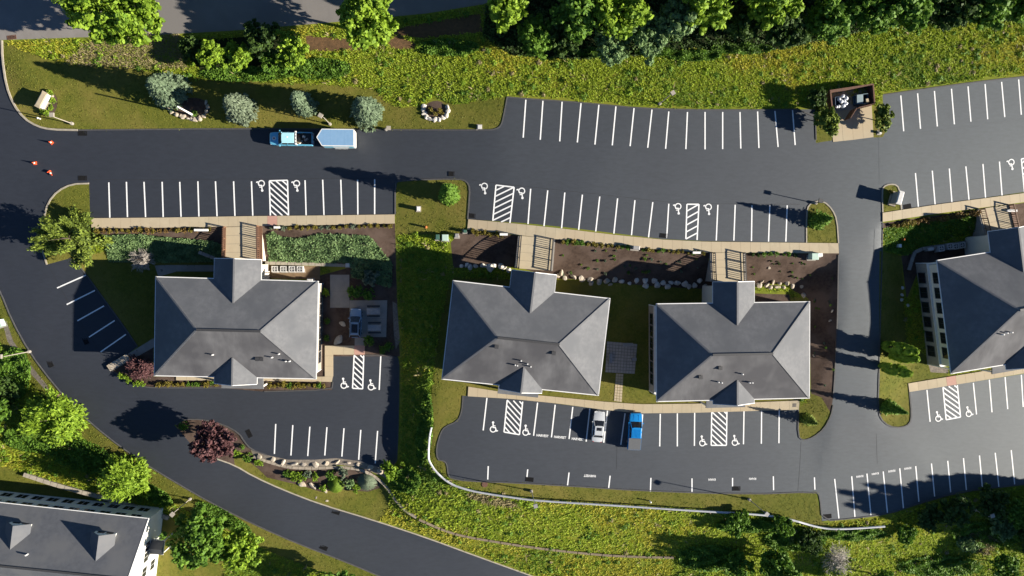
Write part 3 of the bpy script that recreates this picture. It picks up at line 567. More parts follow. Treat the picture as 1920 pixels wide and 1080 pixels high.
def office(label, ctr, z0, rz, Wd, Dp, gw, gpn, gws, gps, vents, ev=6.2, pitch=25.6, wall='wall_cream'):
    t = math.tan(R(pitch)); root = thing('office_building', label, 'building', (ctr[0], ctr[1], z0), rz)
    hw, hd = Wd / 2, Dp / 2; rz_ = ev + hd * t; rx = hw - hd
    lo = MB().box(-hw + .5, hw - .5, -hd + .5, hd - .5, -1.6, 3.0); ob('lower_wall', lo, 'wall_stone', root)
    ob('upper_wall', MB().box(-hw + .72, hw - .72, -hd + .72, hd - .72, 3.12, ev - .05), wall, root)
    ob('belt_course', MB().box(-hw + .42, hw - .42, -hd + .42, hd - .42, 3.001, 3.119), 'white_trim', root)
    # entrance wings behind the two gables
    ob('entrance_wing', MB().box(-gw + .5, gw - .5, hd - .9, hd + gpn - .7, -1.6, ev - .06), wall, root)
    ob('porch_wall', MB().box(-gws + .5, gws - .5, -hd - gps + .5, -hd + .8, -.6, ev - .06), wall, root)
    for s in (-1, 1):   # gable triangles
        y = hd + gpn - .55 if s > 0 else -hd - gps + .38; g = gw if s > 0 else gws
        ob('gable_wall', MB().loft([[(-g + .4, y - .15, ev - .055), (g - .4, y - .15, ev - .055), (0, y - .15, ev + (g - .4) * t - .1)], [(-g + .4, y, ev - .055), (g - .4, y, ev - .055), (0, y, ev + (g - .4) * t - .1)]]), 'white_trim', root)
    d = ob('door', MB().box(-.9, .9, hd + gpn - .72, hd + gpn - .64, 3.15, 5.3), 'door', root); ob('handle', MB().box(.05, .12, hd + gpn - .64, hd + gpn - .59, 4.1, 4.3), 'metal_light', d)
    d = ob('door', MB().box(-.9, .9, -hd - gps + .44, -hd - gps + .52, .05, 2.2), 'door', root); ob('handle', MB().box(.05, .12, -hd - gps + .4, -hd - gps + .44, 1.0, 1.2), 'metal_light', d)
    roof = ob('roof', MB().box(-hw + .02, hw - .02, -hd + .02, hd - .02, ev - .16, ev - .12), 'white_trim', root)
    slopes(roof, [([(-hw, hd, ev), (-rx, 0, rz_), (rx, 0, rz_), (hw, hd, ev)], 'roof'), ([(-hw, -hd, ev), (hw, -hd, ev), (rx, 0, rz_), (-rx, 0, rz_)], 'roof_stained'),
                  ([(hw, -hd, ev), (hw, hd, ev), (rx, 0, rz_)], 'roof'), ([(-hw, hd, ev), (-hw, -hd, ev), (-rx, 0, rz_)], 'roof')])
    for g, yf, ym in ((gw, hd + gpn, hd), (gws, -hd - gps, -hd)):
        s = 1 if ym > 0 else -1; zr = ev + g * t + .02; e = ev + .02
        a = [(g, yf, e), (0, yf, zr), (0, ym - s * g, zr), (g, ym, e)]; b = [(-g, yf, e), (-g, ym, e), (0, ym - s * g, zr), (0, yf, zr)]
        if s < 0: a, b = a[::-1], b[::-1]
        a = a[::-1]; b = b[::-1]
        slopes(roof, [(a[::-1], 'roof'), (b[::-1], 'roof')])
        ob('ridge_cap', MB().bar((0, yf, zr + .02), (0, ym - s * g, zr + .02), .26, .05), 'ridge_cap', roof)
        for k in (-1, 1): ob('rake_trim', MB().bar((k * g, yf + s * .03, e - .1), (0, yf + s * .03, zr - .1), .08, .22), 'white_trim', roof); ob('gutter', MB().box(k * g - .06, k * g + .06, min(ym, yf), max(ym, yf), e - .14, e - .01), 'white_trim', roof)
    for sx in (-1, 1):
        for sy in (-1, 1): ob('hip_cap', MB().bar((sx * hw, sy * hd, ev + .02), (sx * rx, 0, rz_ + .02), .26, .05), 'ridge_cap', roof)
    ob('ridge_vent', MB().bar((-rx, 0, rz_ + .05), (rx, 0, rz_ + .05), .34, .12), 'metal_dark', roof)
    gy = [(-hw - .1, -gw, hd + .06), (gw, hw + .1, hd + .06), (-hw - .1, -gws, -hd - .06), (gws, hw + .1, -hd - .06)]
    for x0, x1, y in gy: ob('gutter', MB().box(x0, x1, y - .07, y + .07, ev - .15, ev - .02), 'white_trim', roof)
    for x in (-hw - .05, hw + .05): ob('gutter', MB().box(x - .06, x + .06, -hd, hd, ev - .14, ev - .03), 'white_trim', roof)
    for sx in (-1, 1):
        for sy in (-1, 1): ob('downspout', MB().box(sx * (hw - .55) - .06, sx * (hw - .55) + .06, sy * (hd - .42) - .06, sy * (hd - .42) + .06, -.5, ev - .16), 'white_trim', root)
    can = ob('porch_canopy', MB().slab([(-3.1, -hd - gps - 1.3, 2.95), (3.1, -hd - gps - 1.3, 2.95), (3.1, -hd + .2, 3.35), (-3.1, -hd + .2, 3.35)], .22), 'roof', root)
    for sx in (-2.8, 2.8): ob('porch_column', MB().tube((sx, -hd - gps - 1.0, -.4), (sx, -hd - gps - 1.0, 2.75), .16, .16, 10), 'white_trim', root)
    n = 6
    for k in range(n):
        yy = (k - 2.5) * (Dp - 3.2) / n
        for zz, off in ((1.45, .5), (4.6, .72)):
            window(root, hw - off, yy, zz, -math.pi / 2); window(root, -hw + off, yy, zz, math.pi / 2)
    for k in range(3):
        for s in (-1, 1):
            xx = s * (hw - 2.2 - k * (hw - gw - 2.2) / 2.6)
            for zz, off in ((1.45, .5), (4.6, .72)): window(root, xx, hd - off, zz, 0); window(root, xx, -hd + off, zz, math.pi)
    mi = Matrix.Translation((ctr[0], ctr[1], z0)) @ Matrix.Rotation(rz, 4, 'Z'); inv = mi.inverted()
    for px, py, k in vents:
        z = z0 + ev + 1
        for _ in range(6):
            l = inv @ W(px, py, z); z = z0 + ev + max(0, (hd - abs(l.y))) * t
            if abs(l.x) < gws and l.y < 0: z = max(z, z0 + ev + (gws - abs(l.x)) * t)
        l = inv @ W(px, py, z); link('vent_pipe' if k == 'w' else 'roof_vent', VENT_W if k == 'w' else VENT_B, roof, l)
    return root
office('grey hip-roofed office whose patio holds a parked car and tables', (-33.65, -9.07), 0.0, R(-1.7), 23.15, 14.3, 3.35, 3.0, 3.05, 1.0,
       [(400, 665, 'w'), (511, 670, 'w'), (524, 663.5, 'w'), (537, 677, 'w'), (544, 677, 'w'), (483, 673, 'b'), (491, 673, 'b')])
office('grey hip-roofed office standing skewed left of the paver square', (8.77, -10.56), 2.5, R(-6.55), 23.2, 14.35, 3.3, 2.6, 3.15, .6,
       [(931, 650, 'b'), (1038, 662, 'b'), (977, 676, 'w'), (966, 684, 'w'), (970, 685, 'w'), (989, 682, 'w'), (995, 687, 'w')])
office('grey hip-roofed office right of the paver square beside the side drive', (39.77, -12.61), 3.0, R(.65), 23.3, 14.4, 3.15, 3.2, 3.15, .6,
       [(1350, 690, 'b'), (1313, 707, 'b'), (1346, 716, 'w'), (1352, 717, 'w'), (1391, 701, 'w'), (1404, 717, 'w'), (1409, 717, 'w')])
nw4, sw4 = W(1757.5, 489, 9.7), W(1784, 700, 9.7); m4 = (nw4 + sw4) / 2; a4 = R(8.64)
office('grey hip-roofed office cut off by the right edge of the view', (m4.x + 12.0 * math.cos(a4), m4.y + 12.0 * math.sin(a4)), 3.5, a4, 24.0, 17.25, 3.5, 3.2, 3.3, .8, [(1885, 624, 'w'), (1894, 623, 'w'), (1878, 627, 'w')])
# the white house with dormers
def house():
    P1 = W(278, 973, 3.5); ang = R(-7.73); z0 = -2.7; root = thing('house', 'white house with slate-grey gable roof and two dormers', 'house', (P1.x, P1.y, z0), ang)
    mi = Matrix.Translation((P1.x, P1.y, z0)) @ Matrix.Rotation(ang, 4, 'Z'); inv = mi.inverted()
    ev, hd, rise, ln = 6.2, 7.1, 4.6, 44.0; t = rise / hd
    ob('wall', MB().box(-ln, -.35, -2 * hd + .5, -.5, -1.5, ev - .12), 'wall_white', root)
    ob('gable_wall', MB().loft([[(x, -2 * hd + .5, ev - .119), (x, -.5, ev - .119), (x, -hd, ev + rise - .4)] for x in (-.5, -.353)]), 'wall_white', root)
    roof = ob('roof', MB().loft([[(-ln, -2 * hd + .02, ev - .02), (-ln, -.02, ev - .02), (-ln, -hd, ev + rise - .16)], [(-.52, -2 * hd + .02, ev - .02), (-.52, -.02, ev - .02), (-.52, -hd, ev + rise - .16)]]), 'white_trim', root)
    slopes(roof, [([(-ln, 0, ev), (-ln, -hd, ev + rise), (0, -hd, ev + rise), (0, 0, ev)], 'roof_slate'), ([(-ln, -2 * hd, ev), (0, -2 * hd, ev), (0, -hd, ev + rise), (-ln, -hd, ev + rise)], 'roof_slate')])
    ob('ridge_vent', MB().bar((-ln, -hd, ev + rise + .04), (0, -hd, ev + rise + .04), .3, .1), 'metal_dark', roof); ob('gutter', MB().box(-ln, .05, -.02, .12, ev - .16, ev - .03), 'white_trim', roof)
    for a, b in (((.03, 0, ev - .1), (.03, -hd, ev + rise - .1)), ((.03, -2 * hd, ev - .1), (.03, -hd, ev + rise - .1))): ob('rake_trim', MB().bar(a, b, .08, .24), 'white_trim', roof)
    def hit(px, py, sgn=1):
        z = z0 + ev + 2
        for _ in range(8): l = inv @ W(px, py, z); z = z0 + ev + (-l.y if sgn > 0 else 2 * hd + l.y) * t
        return inv @ W(px, py, z)
    for vx, vy in ((179, 1053), (18.5, 1031)):
        b = hit(vx, vy); g = 1.75; zr = b.z; tg = .75; ze = zr - g * tg; y1 = -1.75; x = b.x; k = 1 / t; yb = -(ze - ev) * k
        d = ob('dormer', MB().box(x - g + .25, x + g - .25, yb - .6, y1 - .3, ev - y1 * t - .1, ze - .02), 'wall_white', root)
        ob('dormer_roof', MB().slab([(x + g, y1, ze), (x, y1, zr), (x, b.y, zr), (x + g, yb, ze)][::-1], .1).slab([(x - g, y1, ze), (x - g, yb, ze), (x, b.y, zr), (x, y1, zr)][::-1], .1), 'roof_slate', d)
        ob('dormer_gable', MB().loft([[(x - g + .1, y, ze - .1), (x + g - .1, y, ze - .1), (x, y, zr - .12)] for y in (y1 - .3, y1 - .18)]), 'white_trim', d)
        for s in (-.62, .62): ob('dormer_window', MB().box(x + s - .5, x + s + .5, y1 - .31, y1 - .27, ev - y1 * t + .05, ze - .2), 'glass', d)
    b = hit(50 / 6 + 2, 920 + 880 / 6 + 6, -1)
    for k in range(11):
        window(root, -2.6 - k * 2.3, -.5, 1.7, 0, dark=False); window(root, -2.6 - k * 2.3, -.5, 4.6, 0, dark=False)
    for y, z in ((-5.0, 4.4), (-6.6, 4.4), (-9.0, 4.4), (-9.0, 1.6), (-6.2, 1.6)): window(root, -.35, y, z, -math.pi / 2, dark=False)
    c = inv @ W(266, 1026, 1.0)
    pr = ob('side_porch', MB().loft([[(.0 + x, c.y - 1.1, 3.3 - x * .12), (x, c.y + 1.1, 3.3 - x * .12), (x, c.y, 4.1 - x * .12)] for x in (-.3, 1.6)]), 'roof_slate', root)
    ob('porch_fascia', MB().loft([[(x, c.y - 1.15, 2.95), (x, c.y + 1.15, 2.95), (x, c.y + 1.15, 3.12), (x, c.y - 1.15, 3.12)] for x in (-.3, 1.66)]), 'white_trim', pr)
    for s in (-1, 1): ob('porch_column', MB().box(1.4, 1.55, c.y + s * .98 - .08, c.y + s * .98 + .08, -.6, 2.94), 'white_trim', root)
    l = hit(52, 1039); link('vent_pipe', VENT_W, root, l)
house()
# ------------------------------------------------------------------ footbridges from the upper lot to the upper floors
def railing(par, a, b, m, name='railing'):
    a, b = Vector(a), Vector(b); up = Vector((0, 0, 1)); d = b - a; n = max(1, round(d.length / 1.55))
    r = ob(name, MB().bar(a + up * 1.06, b + up * 1.06, .13, .09).bar(a + up * .14, b + up * .14, .08, .06), m, par)
    for i in range(n + 1): c = a + d * i / n; ob('post', MB().box(c.x - .07, c.x + .07, c.y - .07, c.y + .07, c.z - .05, c.z + 1.14), m, r)
    k = max(2, round(d.length / .3)); mb = MB()
    for i in range(k): c = a + d * (i + .5) / k; mb.bar(c + up * .17, c + up * 1.02, .085, .045)
    o = ob('balusters', mb, m, r); o['kind'] = 'stuff'; return r
def bridge(label, nw, sw, ne, se, m, wm, cap=None):
    zd = H(*[(nw[i] + ne[i]) / 2 for i in (0, 1)]) + .14; q = [W(*p, zd) for p in (nw, sw, se, ne)]; c = (q[0] + q[2]) / 2; c.z = zd
    root = thing('footbridge', label, 'bridge', c); l = [p - c for p in q]
    ob('deck', MB().slab(l, .25), 'concrete', root)
    n = 4
    for i in range(1, n):
        a, b = l[0].lerp(l[1], i / n), l[3].lerp(l[2], i / n); ob('deck_joint', MB().bar(a + Vector((0, 0, .003)), b + Vector((0, 0, .003)), .03, .006), 'paver_joint', root)
    for a, b, s in ((l[0], l[1], -1), (l[3], l[2], 1)):
        d = (b - a).normalized(); nn = Vector((-d.y, d.x, 0)) * -.16 * -s
        nn = Vector((s, 0, 0)) * .17
        ob('side_wall', MB().loft([[p + nn * 1.6 + Vector((0, 0, -6.5)), p + nn * .1 + Vector((0, 0, -6.5)), p + nn * .1 + Vector((0, 0, .05)), p + nn * 1.6 + Vector((0, 0, .05))] for p in (a, b)]), wm, root)
        if cap and s in cap: ob('wall_cap', MB().bar(a + nn * .8 + Vector((0, 0, .09)), b + nn * .8 + Vector((0, 0, .09)), .5, .07), 'rail_brown', root)
        railing(root, a - nn * .8 + Vector((0, 0, .0)), b - nn * .8, m)
bridge('pale concrete footbridge with brown rail to the leftmost office', (422, 426), (421, 489), (487, 424), (488, 489), 'rail_brown', 'wall_cream', (1, -1))
bridge('concrete footbridge to the office left of the paver square', (975, 442), (970, 503), (1038, 448), (1033, 508), 'rail_dark', 'concrete_grey')
bridge('concrete footbridge to the office right of the paver square', (1335, 474), (1337, 528), (1394, 474), (1396, 528), 'rail_dark', 'concrete_grey')
bridge('concrete footbridge to the office at the right edge', (1836, 392), (1850, 446), (1893, 384), (1906, 438), 'rail_brown', 'concrete_grey', (1,))
# ------------------------------------------------------------------ vegetation
def unit(v): return v / np.maximum(np.linalg.norm(v, axis=1, keepdims=True), 1e-9)
def leaf_mesh(name, C, Nr, S, T, m, asp=.7, along=None, cup=0):
    n = len(C); Nr = unit(Nr); t = RNG.normal(size=(n, 3)) if along is None else along + .25 * RNG.normal(size=(n, 3))
    a = unit(t - (t * Nr).sum(1, keepdims=True) * Nr); b = np.cross(Nr, a); S = S[:, None]
    V = np.stack([C - a * S, C + b * S * asp, C + a * S, C - b * S * asp], 1).reshape(-1, 3)
    me = bpy.data.meshes.new(name); me.vertices.add(4 * n); me.vertices.foreach_set('co', V.ravel())
    me.loops.add(4 * n); me.loops.foreach_set('vertex_index', np.arange(4 * n, dtype=np.int32))
    me.polygons.add(n); me.polygons.foreach_set('loop_start', np.arange(0, 4 * n, 4, dtype=np.int32))
    at = me.attributes.new('tone', 'FLOAT', 'FACE'); at.data.foreach_set('value', np.clip(T, 0, 1).astype(np.float32))
    me.update(); me.validate(); me.materials.append(M[m]); return me
def crown_round(rx, ry, z0, z1, n, leaf, lobes=18, tight=.36, gap=0):
    c = np.array([0, 0, (z0 + z1) / 2]); r = np.array([rx, ry, (z1 - z0) / 2])
    d = unit(RNG.normal(size=(lobes, 3))); d[:, 2] = np.abs(d[:, 2]) * .9 - .25; d = unit(d)
    lc = c + d * r * RNG.uniform(.5, .78, (lobes, 1)); lr = r * RNG.uniform(tight * .75, tight * 1.25, (lobes, 1)); lt = RNG.uniform(-.18, .18, lobes)
    ns = lobes * 6; kb = RNG.integers(0, lobes, ns); sd_ = unit(RNG.normal(size=(ns, 3)) + np.array([0, 0, .3])); sc = lc[kb] + sd_ * lr[kb] * RNG.uniform(.55, 1.05, (ns, 1)); sr = lr[kb] * RNG.uniform(.22, .48, (ns, 1)); st = lt[kb] + RNG.uniform(-.15, .15, ns)
    k = RNG.integers(0, ns, n); o = unit(RNG.normal(size=(n, 3))); o[:, 2] = o[:, 2] * .8 + .15
    C = sc[k] + o * sr[k] * RNG.uniform(.5, 1.15, (n, 1)); q = n // 7; C[:q] = c + unit(RNG.normal(size=(q, 3))) * r * RNG.uniform(.2, .75, (q, 1)); C[:, 2] = np.maximum(C[:, 2], z0 * .6)
    Nr = o * .9 + RNG.normal(size=(n, 3)) * .5 + np.array([0, 0, .35])
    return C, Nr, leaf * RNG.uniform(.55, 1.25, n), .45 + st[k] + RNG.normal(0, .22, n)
def crown_spruce(r, h, n, leaf, z0=.25, p=.85):
    u = RNG.uniform(0, 1, n) ** 1.5; z = z0 + u * (h - z0); lv = np.round(u * 15) / 15; u2 = .5 * u + .5 * lv
    nb = 13; bi = RNG.integers(0, nb, n); rr = r * (1 - u2) ** p * RNG.uniform(.66, 1.14, (17, nb))[np.round(u * 15).astype(int), bi]; a = (bi + .37 * np.round(u * 15)) * 2 * np.pi / nb + RNG.normal(0, .1, n)
    q = np.sqrt(RNG.uniform(.04, 1, n)); rad = rr * q
    C = np.stack([rad * np.cos(a), rad * np.sin(a), z0 + u2 * (h - z0) - .22 * rad + RNG.normal(0, .06, n)], 1)
    out = np.stack([np.cos(a), np.sin(a), -.2 + 0 * a], 1)
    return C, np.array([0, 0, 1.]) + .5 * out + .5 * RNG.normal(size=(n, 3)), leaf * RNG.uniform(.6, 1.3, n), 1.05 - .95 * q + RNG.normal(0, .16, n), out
def crown_branchy(rx, ry, z0, z1, n, leaf, nb=26, fat=.75):
    az = RNG.uniform(0, 2 * np.pi, nb); el = RNG.uniform(-.05, 1.2, nb); ln = RNG.uniform(.7, 1.1, nb)
    d = np.stack([np.cos(az) * np.cos(el) * rx, np.sin(az) * np.cos(el) * ry, np.sin(el) * (z1 - z0)], 1) * ln[:, None]
    k = RNG.integers(0, nb, n); s = RNG.uniform(.25, 1, n); spread = (.30 * (1.15 - s) + .06)[:, None] * np.array([rx, ry, (z1 - z0) * .5]) * fat
    C = np.array([0, 0, z0]) + d[k] * s[:, None] + RNG.normal(size=(n, 3)) * spread; C[:, 2] = np.maximum(C[:, 2], .15)
    out = unit(d)[k]
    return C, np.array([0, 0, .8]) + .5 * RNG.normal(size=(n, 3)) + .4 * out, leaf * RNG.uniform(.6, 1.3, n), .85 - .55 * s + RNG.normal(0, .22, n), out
def trunk_mesh(h, r, limbs=5, spread=.5, m='bark'):
    mb = MB(); mb.tube((0, 0, -.4), (0, 0, h * .5), r, r * .7, 8).tube((0, 0, h * .5), (.05 * h * .3, 0, h * .92), r * .7, r * .2, 7)
    for k in range(limbs):
        a = 2.4 * k; z = h * (.35 + .08 * (k % 5)); mb.tube((0, 0, z), (math.cos(a) * h * spread * .5, math.sin(a) * h * spread * .5, z + h * .22), r * .45, r * .1, 6)
    return mb.mesh('trunk', m)
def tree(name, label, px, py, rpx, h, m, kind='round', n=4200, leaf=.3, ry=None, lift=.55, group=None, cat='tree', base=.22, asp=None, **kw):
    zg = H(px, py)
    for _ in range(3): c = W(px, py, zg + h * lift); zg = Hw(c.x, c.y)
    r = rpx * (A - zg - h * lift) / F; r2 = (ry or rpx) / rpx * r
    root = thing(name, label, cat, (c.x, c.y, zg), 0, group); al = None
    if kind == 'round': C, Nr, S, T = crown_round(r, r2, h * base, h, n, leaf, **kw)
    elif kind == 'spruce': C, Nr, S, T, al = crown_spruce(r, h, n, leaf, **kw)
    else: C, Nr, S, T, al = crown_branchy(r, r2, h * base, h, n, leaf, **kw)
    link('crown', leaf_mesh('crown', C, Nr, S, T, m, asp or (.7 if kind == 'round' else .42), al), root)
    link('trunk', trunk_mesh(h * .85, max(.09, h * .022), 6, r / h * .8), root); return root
tree('maple_tree', 'large yellow-green maple overhanging the street at top left', 228, 36, 92, 13, 'leaf_lime', n=11000, leaf=.36, ry=56, lobes=34, tight=.27)
tree('maple_tree', 'bright green maple between street and lawn, above the trailer', 692, 36, 58, 12, 'leaf_lime', n=8000, leaf=.34, ry=56, lobes=26, tight=.29)
tree('maple_tree', 'lime-green tree at the left end of the wood', 952, 14, 44, 12, 'leaf_lime', n=5200, leaf=.33, lobes=20, tight=.3)
tree('maple_tree', 'mid-green tree reaching furthest down at the wood left end', 1004, 76, 36, 8, 'leaf_green', n=5200, leaf=.3, ry=46, lobes=22, tight=.28)
WOOD = [(1080, 22, 48, 12, 'leaf_green', 'dark gap-side green tree in the wood beside the lime one'), (1150, 26, 52, 13, 'leaf_lime', 'lime-topped tree in the wood above the fourth parking line'), (1215, 62, 40, 7, 'leaf_juniper', 'grey-green bushy tree on the wood lower edge'), (1145, 88, 32, 6, 'leaf_juniper', 'low grey-green tree jutting into the meadow'),
        (1265, 38, 38, 9, 'leaf_juniper', 'grey-green leaning tree near the middle of the wood'), (1330, 5, 50, 13, 'leaf_lime', 'lime-green tree cut by the top edge, middle of the wood'), (1440, 10, 46, 13, 'leaf_lime', 'lime-green tree right of the dark gap in the wood'), (1468, 55, 38, 9, 'leaf_dark', 'dark green tree at the right of the wood gap'),
        (1545, 38, 46, 9, 'leaf_green', 'broad green tree above the dumpster enclosure'), (1625, 22, 46, 10, 'leaf_green', 'green tree in the wood, up and right of the dumpsters'), (1700, 18, 44, 10, 'leaf_green', 'green tree in the wood over the right-hand meadow'), (1775, 14, 44, 9, 'leaf_dark', 'dark green tree third from the right end of the wood'),
        (1845, 6, 44, 10, 'leaf_green', 'green tree second from the right end of the wood'), (1912, 8, 36, 9, 'leaf_green', 'green tree in the top right corner'), (1385, 45, 34, 7, 'leaf_dark', 'low dark tree filling the gap of the wood'), (1055, 70, 34, 7, 'leaf_dark', 'dark shaded tree at the foot of the left wood')]
for x, y, r, h, m, lb in WOOD: tree('woodland_tree', lb, x, y, r * 1.18, h, m, n=6500 if r > 36 else 5000, leaf=.32, lobes=22, tight=.3, group='trees of the wood along the top')
for x, y in ((1110, -70), (1240, -65), (1380, -70), (1520, -60), (1660, -65), (1800, -70), (1950, -50)):
    tree('woodland_tree', 'tree of the wood standing beyond the top edge', x, y, 60, 15, 'leaf_green', n=2200, leaf=.5, group='trees of the wood beyond the top edge')
for x, y in ((330, -120), (560, -110), (800, -90), (120, -130)):
    tree('street_tree', 'tree across the street beyond the top edge', x, y, 60, 11, 'leaf_green', n=2200, leaf=.5, group='trees across the street')
# spruces of the upper lawn
tree('blue_spruce', 'blue-green spruce by the curved stones and white pole', 312, 168, 37, 7.8, 'leaf_blue', 'spruce', 6500, .25, lift=.3, p=.6)
tree('blue_spruce', 'round pale spruce right of the curved stone garden', 447, 202, 31, 7.4, 'leaf_sage', 'spruce', 6500, .24, lift=.3, p=.55)
tree('blue_spruce', 'smallest spruce, by the lamp behind the blue pickup', 567, 193, 25, 7.6, 'leaf_blue', 'spruce', 5000, .24, lift=.3, p=.65)
tree('blue_spruce', 'round spruce right behind the cargo trailer', 686, 208, 31, 8.0, 'leaf_blue', 'spruce', 6500, .25, lift=.3, p=.55)
for x, y, r, h, m, lb in [(398, 106, 27, 3.8, 'leaf_lime', 'bright bush at the left of the street-side thicket'), (450, 104, 26, 3.6, 'leaf_lime', 'bush in the thicket middle, above the pale spruce'), (494, 70, 34, 4.6, 'leaf_dark', 'tall dark bush at the top of the street-side thicket'), (545, 92, 34, 4.6, 'leaf_lime', 'bright bush at the right of the street-side thicket'), (515, 118, 26, 3.0, 'leaf_green', 'low bush at the lower right of the street-side thicket'), (358, 90, 22, 2.6, 'leaf_dark', 'shaded low bush at the left end of the thicket')]:
    tree('bush', lb, x, y, r, h, m, n=2600, leaf=.27, lobes=16, group='bushes of the street-side thicket', cat='bush')
tree('arborvitae', 'dense round evergreen on the middle lawn island', 842, 363, 21, 6.4, 'leaf_green', 'spruce', 3800, .24, lift=.35, p=.4, ry=None)
tree('pine_tree', 'big feathery yellow-green pine on the left island', 126, 447, 74, 6.5, 'leaf_spruce', 'branchy', 7500, .27, ry=52, nb=21, base=.12, fat=.42)
tree('bare_shrub', 'pale leafless round shrub beside the leftmost office', 266, 486, 25, 2.2, 'twig_pale', 'branchy', 1500, .34, lift=.4, cat='shrub', nb=70, fat=.3, asp=.09)
tree('japanese_maple', 'reddish weeping shrub at the leftmost office corner', 262, 690, 29, 2.2, 'leaf_purple', 'branchy', 3200, .19, lift=.45, cat='shrub', nb=40)
tree('plum_tree', 'purple-leaved tree at the tip of the lot bed', 405, 828, 47, 6.4, 'leaf_purple', 'round', 6500, .24, ry=40, lobes=30, tight=.28, lift=.6)
tree('ash_tree', 'bright lime tree above the left drive curve', 95, 785, 50, 7.2, 'leaf_lime', 'branchy', 7500, .29, nb=46)
tree('ash_tree', 'bright lime tree above the dormer house', 228, 903, 45, 6.8, 'leaf_lime', 'branchy', 7000, .28, nb=46)
tree('oak_tree', 'large dark green tree right of the dormer house', 376, 1012, 60, 9, 'leaf_green', n=8500, leaf=.31, lobes=32, tight=.27)
tree('oak_tree', 'lighter green tree between dark tree and drive', 453, 1024, 42, 6.5, 'leaf_lime', n=5000, leaf=.3, lobes=22, tight=.3)
tree('oak_tree', 'tree at the bottom edge by the drive', 640, 1100, 34, 6.5, 'leaf_green', n=3000, leaf=.3)
tree('oak_tree', 'tree cut by the left edge, above the lime tree', -30, 775, 46, 8, 'leaf_green', n=4500, leaf=.32); tree('oak_tree', 'leafy tree below the left edge lamp', 12, 742, 30, 4, 'leaf_dark', n=2400, leaf=.28)
tree('spruce_sapling', 'small spruce on the island right of the lower row', 1540, 412, 20, 4.6, 'leaf_green', 'spruce', 2200, .2, lift=.3)
tree('spruce_sapling', 'small yellowish spruce on the corner lawn by the lower lot', 1520, 789, 14, 3.6, 'leaf_spruce', 'spruce', 1400, .19, lift=.4)
tree('spruce_sapling', 'spruce on the rounded lawn tip below the junipers', 1681, 768, 17, 5.4, 'leaf_green', 'spruce', 2600, .22, lift=.5, p=.9)
for x, y, lb in ((1657, 648, 'left-pointing tall columnar juniper of the pair'), (1664, 662, 'shorter columnar juniper of the pair'), (1652, 687, 'lone columnar juniper below the pair')):
    g = G(x, y); h = 8.2 if x == 1657 else 7.4; root = thing('columnar_juniper', lb + ' beside the right-edge office', 'tree', g, 0, 'columnar junipers')
    n = 3000; nc_ = 90; cu = RNG.uniform(0, 1, nc_); ca = RNG.uniform(0, 2 * np.pi, nc_); k = RNG.integers(0, nc_, n); rc = .72 * np.sin(np.pi * np.clip(cu * .9 + .1, 0, 1)) ** .6
    C = np.stack([rc * np.cos(ca), rc * np.sin(ca), .3 + cu * h * .96], 1)[k]; o_ = unit(RNG.normal(size=(n, 3))); C = C + o_ * RNG.uniform(.12, .36, (n, 1)) * np.array([1, 1, 1.3]); a = ca[k]; Nr = np.stack([np.cos(a), np.sin(a), .5 + 0 * a], 1) + .6 * o_
    link('crown', leaf_mesh('crown', C, Nr, .24 * RNG.uniform(.6, 1.2, n),   .35 + RNG.normal(0, .28, n), 'leaf_lime'), root); link('trunk', trunk_mesh(h * .8, .12, 3, .05), root)
# south-east wood and thickets
for x, y, h, r in ((1948, 1012, 15.5, 34), (1962, 994, 16, 36), (1978, 976, 14.5, 34), (1945, 1000, 14.5, 34), (1990, 958, 11.5, 32), (2004, 944, 10.5, 30), (1980, 936, 8, 26), (2034, 938, 9.5, 30), (2062, 962, 13, 34), (2024, 988, 14, 36), (1942, 968, 8, 26), (1955, 945, 8, 26), (2070, 952, 11.5, 32), (1930, 990, 9, 28), (2000, 1010, 14, 34)):
    tree('spruce_tree', 'tall spruce beyond the right edge shading the parking row', x, y, r, h, 'leaf_dark', 'spruce', 5200, .5, lift=0, p=.6, group='spruces beyond the right edge')
SEB = [(1788, 958, 34, 3.4, 'leaf_dark', 'dark bush below the shaded parking row, left of the white box'), (1745, 968, 28, 2.6, 'leaf_dark', 'dark bush at the left end of the shaded bank'), (1860, 945, 38, 3.6, 'leaf_dark', 'dark bush right of the white box on the bank'), (1905, 960, 34, 3.2, 'leaf_green', 'green bush at the right edge bank'), (1880, 990, 28, 2.2, 'leaf_juniper', 'grey-green bush low on the right bank'),
       (1468, 1070, 30, 8.8, 'leaf_green', 'tall green tree at the bottom casting the long meadow shadow'), (1380, 978, 26, 2.2, 'leaf_green', 'bush close under the guardrail'), (1465, 985, 24, 2.0, 'leaf_green', 'bush under the guardrail bend'), (1450, 1055, 34, 4.2, 'leaf_green', 'green bush cluster beside the tall shadow-casting tree'), (1520, 1015, 30, 2.4, 'leaf_dark', 'dark low bush in the thicket below the guardrail bend'),
       (1385, 1060, 30, 3.0, 'leaf_green', 'bush left of the bottom thicket'), (1700, 1000, 22, 1.8, 'leaf_green', 'small bush below the rail end'), (1810, 1020, 20, 1.6, 'leaf_juniper', 'grey bush in the lower right meadow'), (1880, 1065, 30, 5, 'leaf_green', 'bush in the bottom right corner'), (1650, 1090, 30, 6, 'leaf_green', 'bush at the bottom edge of the right meadow')]
for x, y, r, h, m, lb in SEB: tree('bush', lb, x, y, r, h, m, n=2400, leaf=.27, lobes=16, group='bushes of the lower right slope', cat='bush')
tree('bare_shrub', 'ghostly grey leafless tree in the lower right meadow', 1572, 1050, 26, 5, 'twig_pale', 'branchy', 1300, .36, ry=36, lift=.5, nb=60, asp=.07)
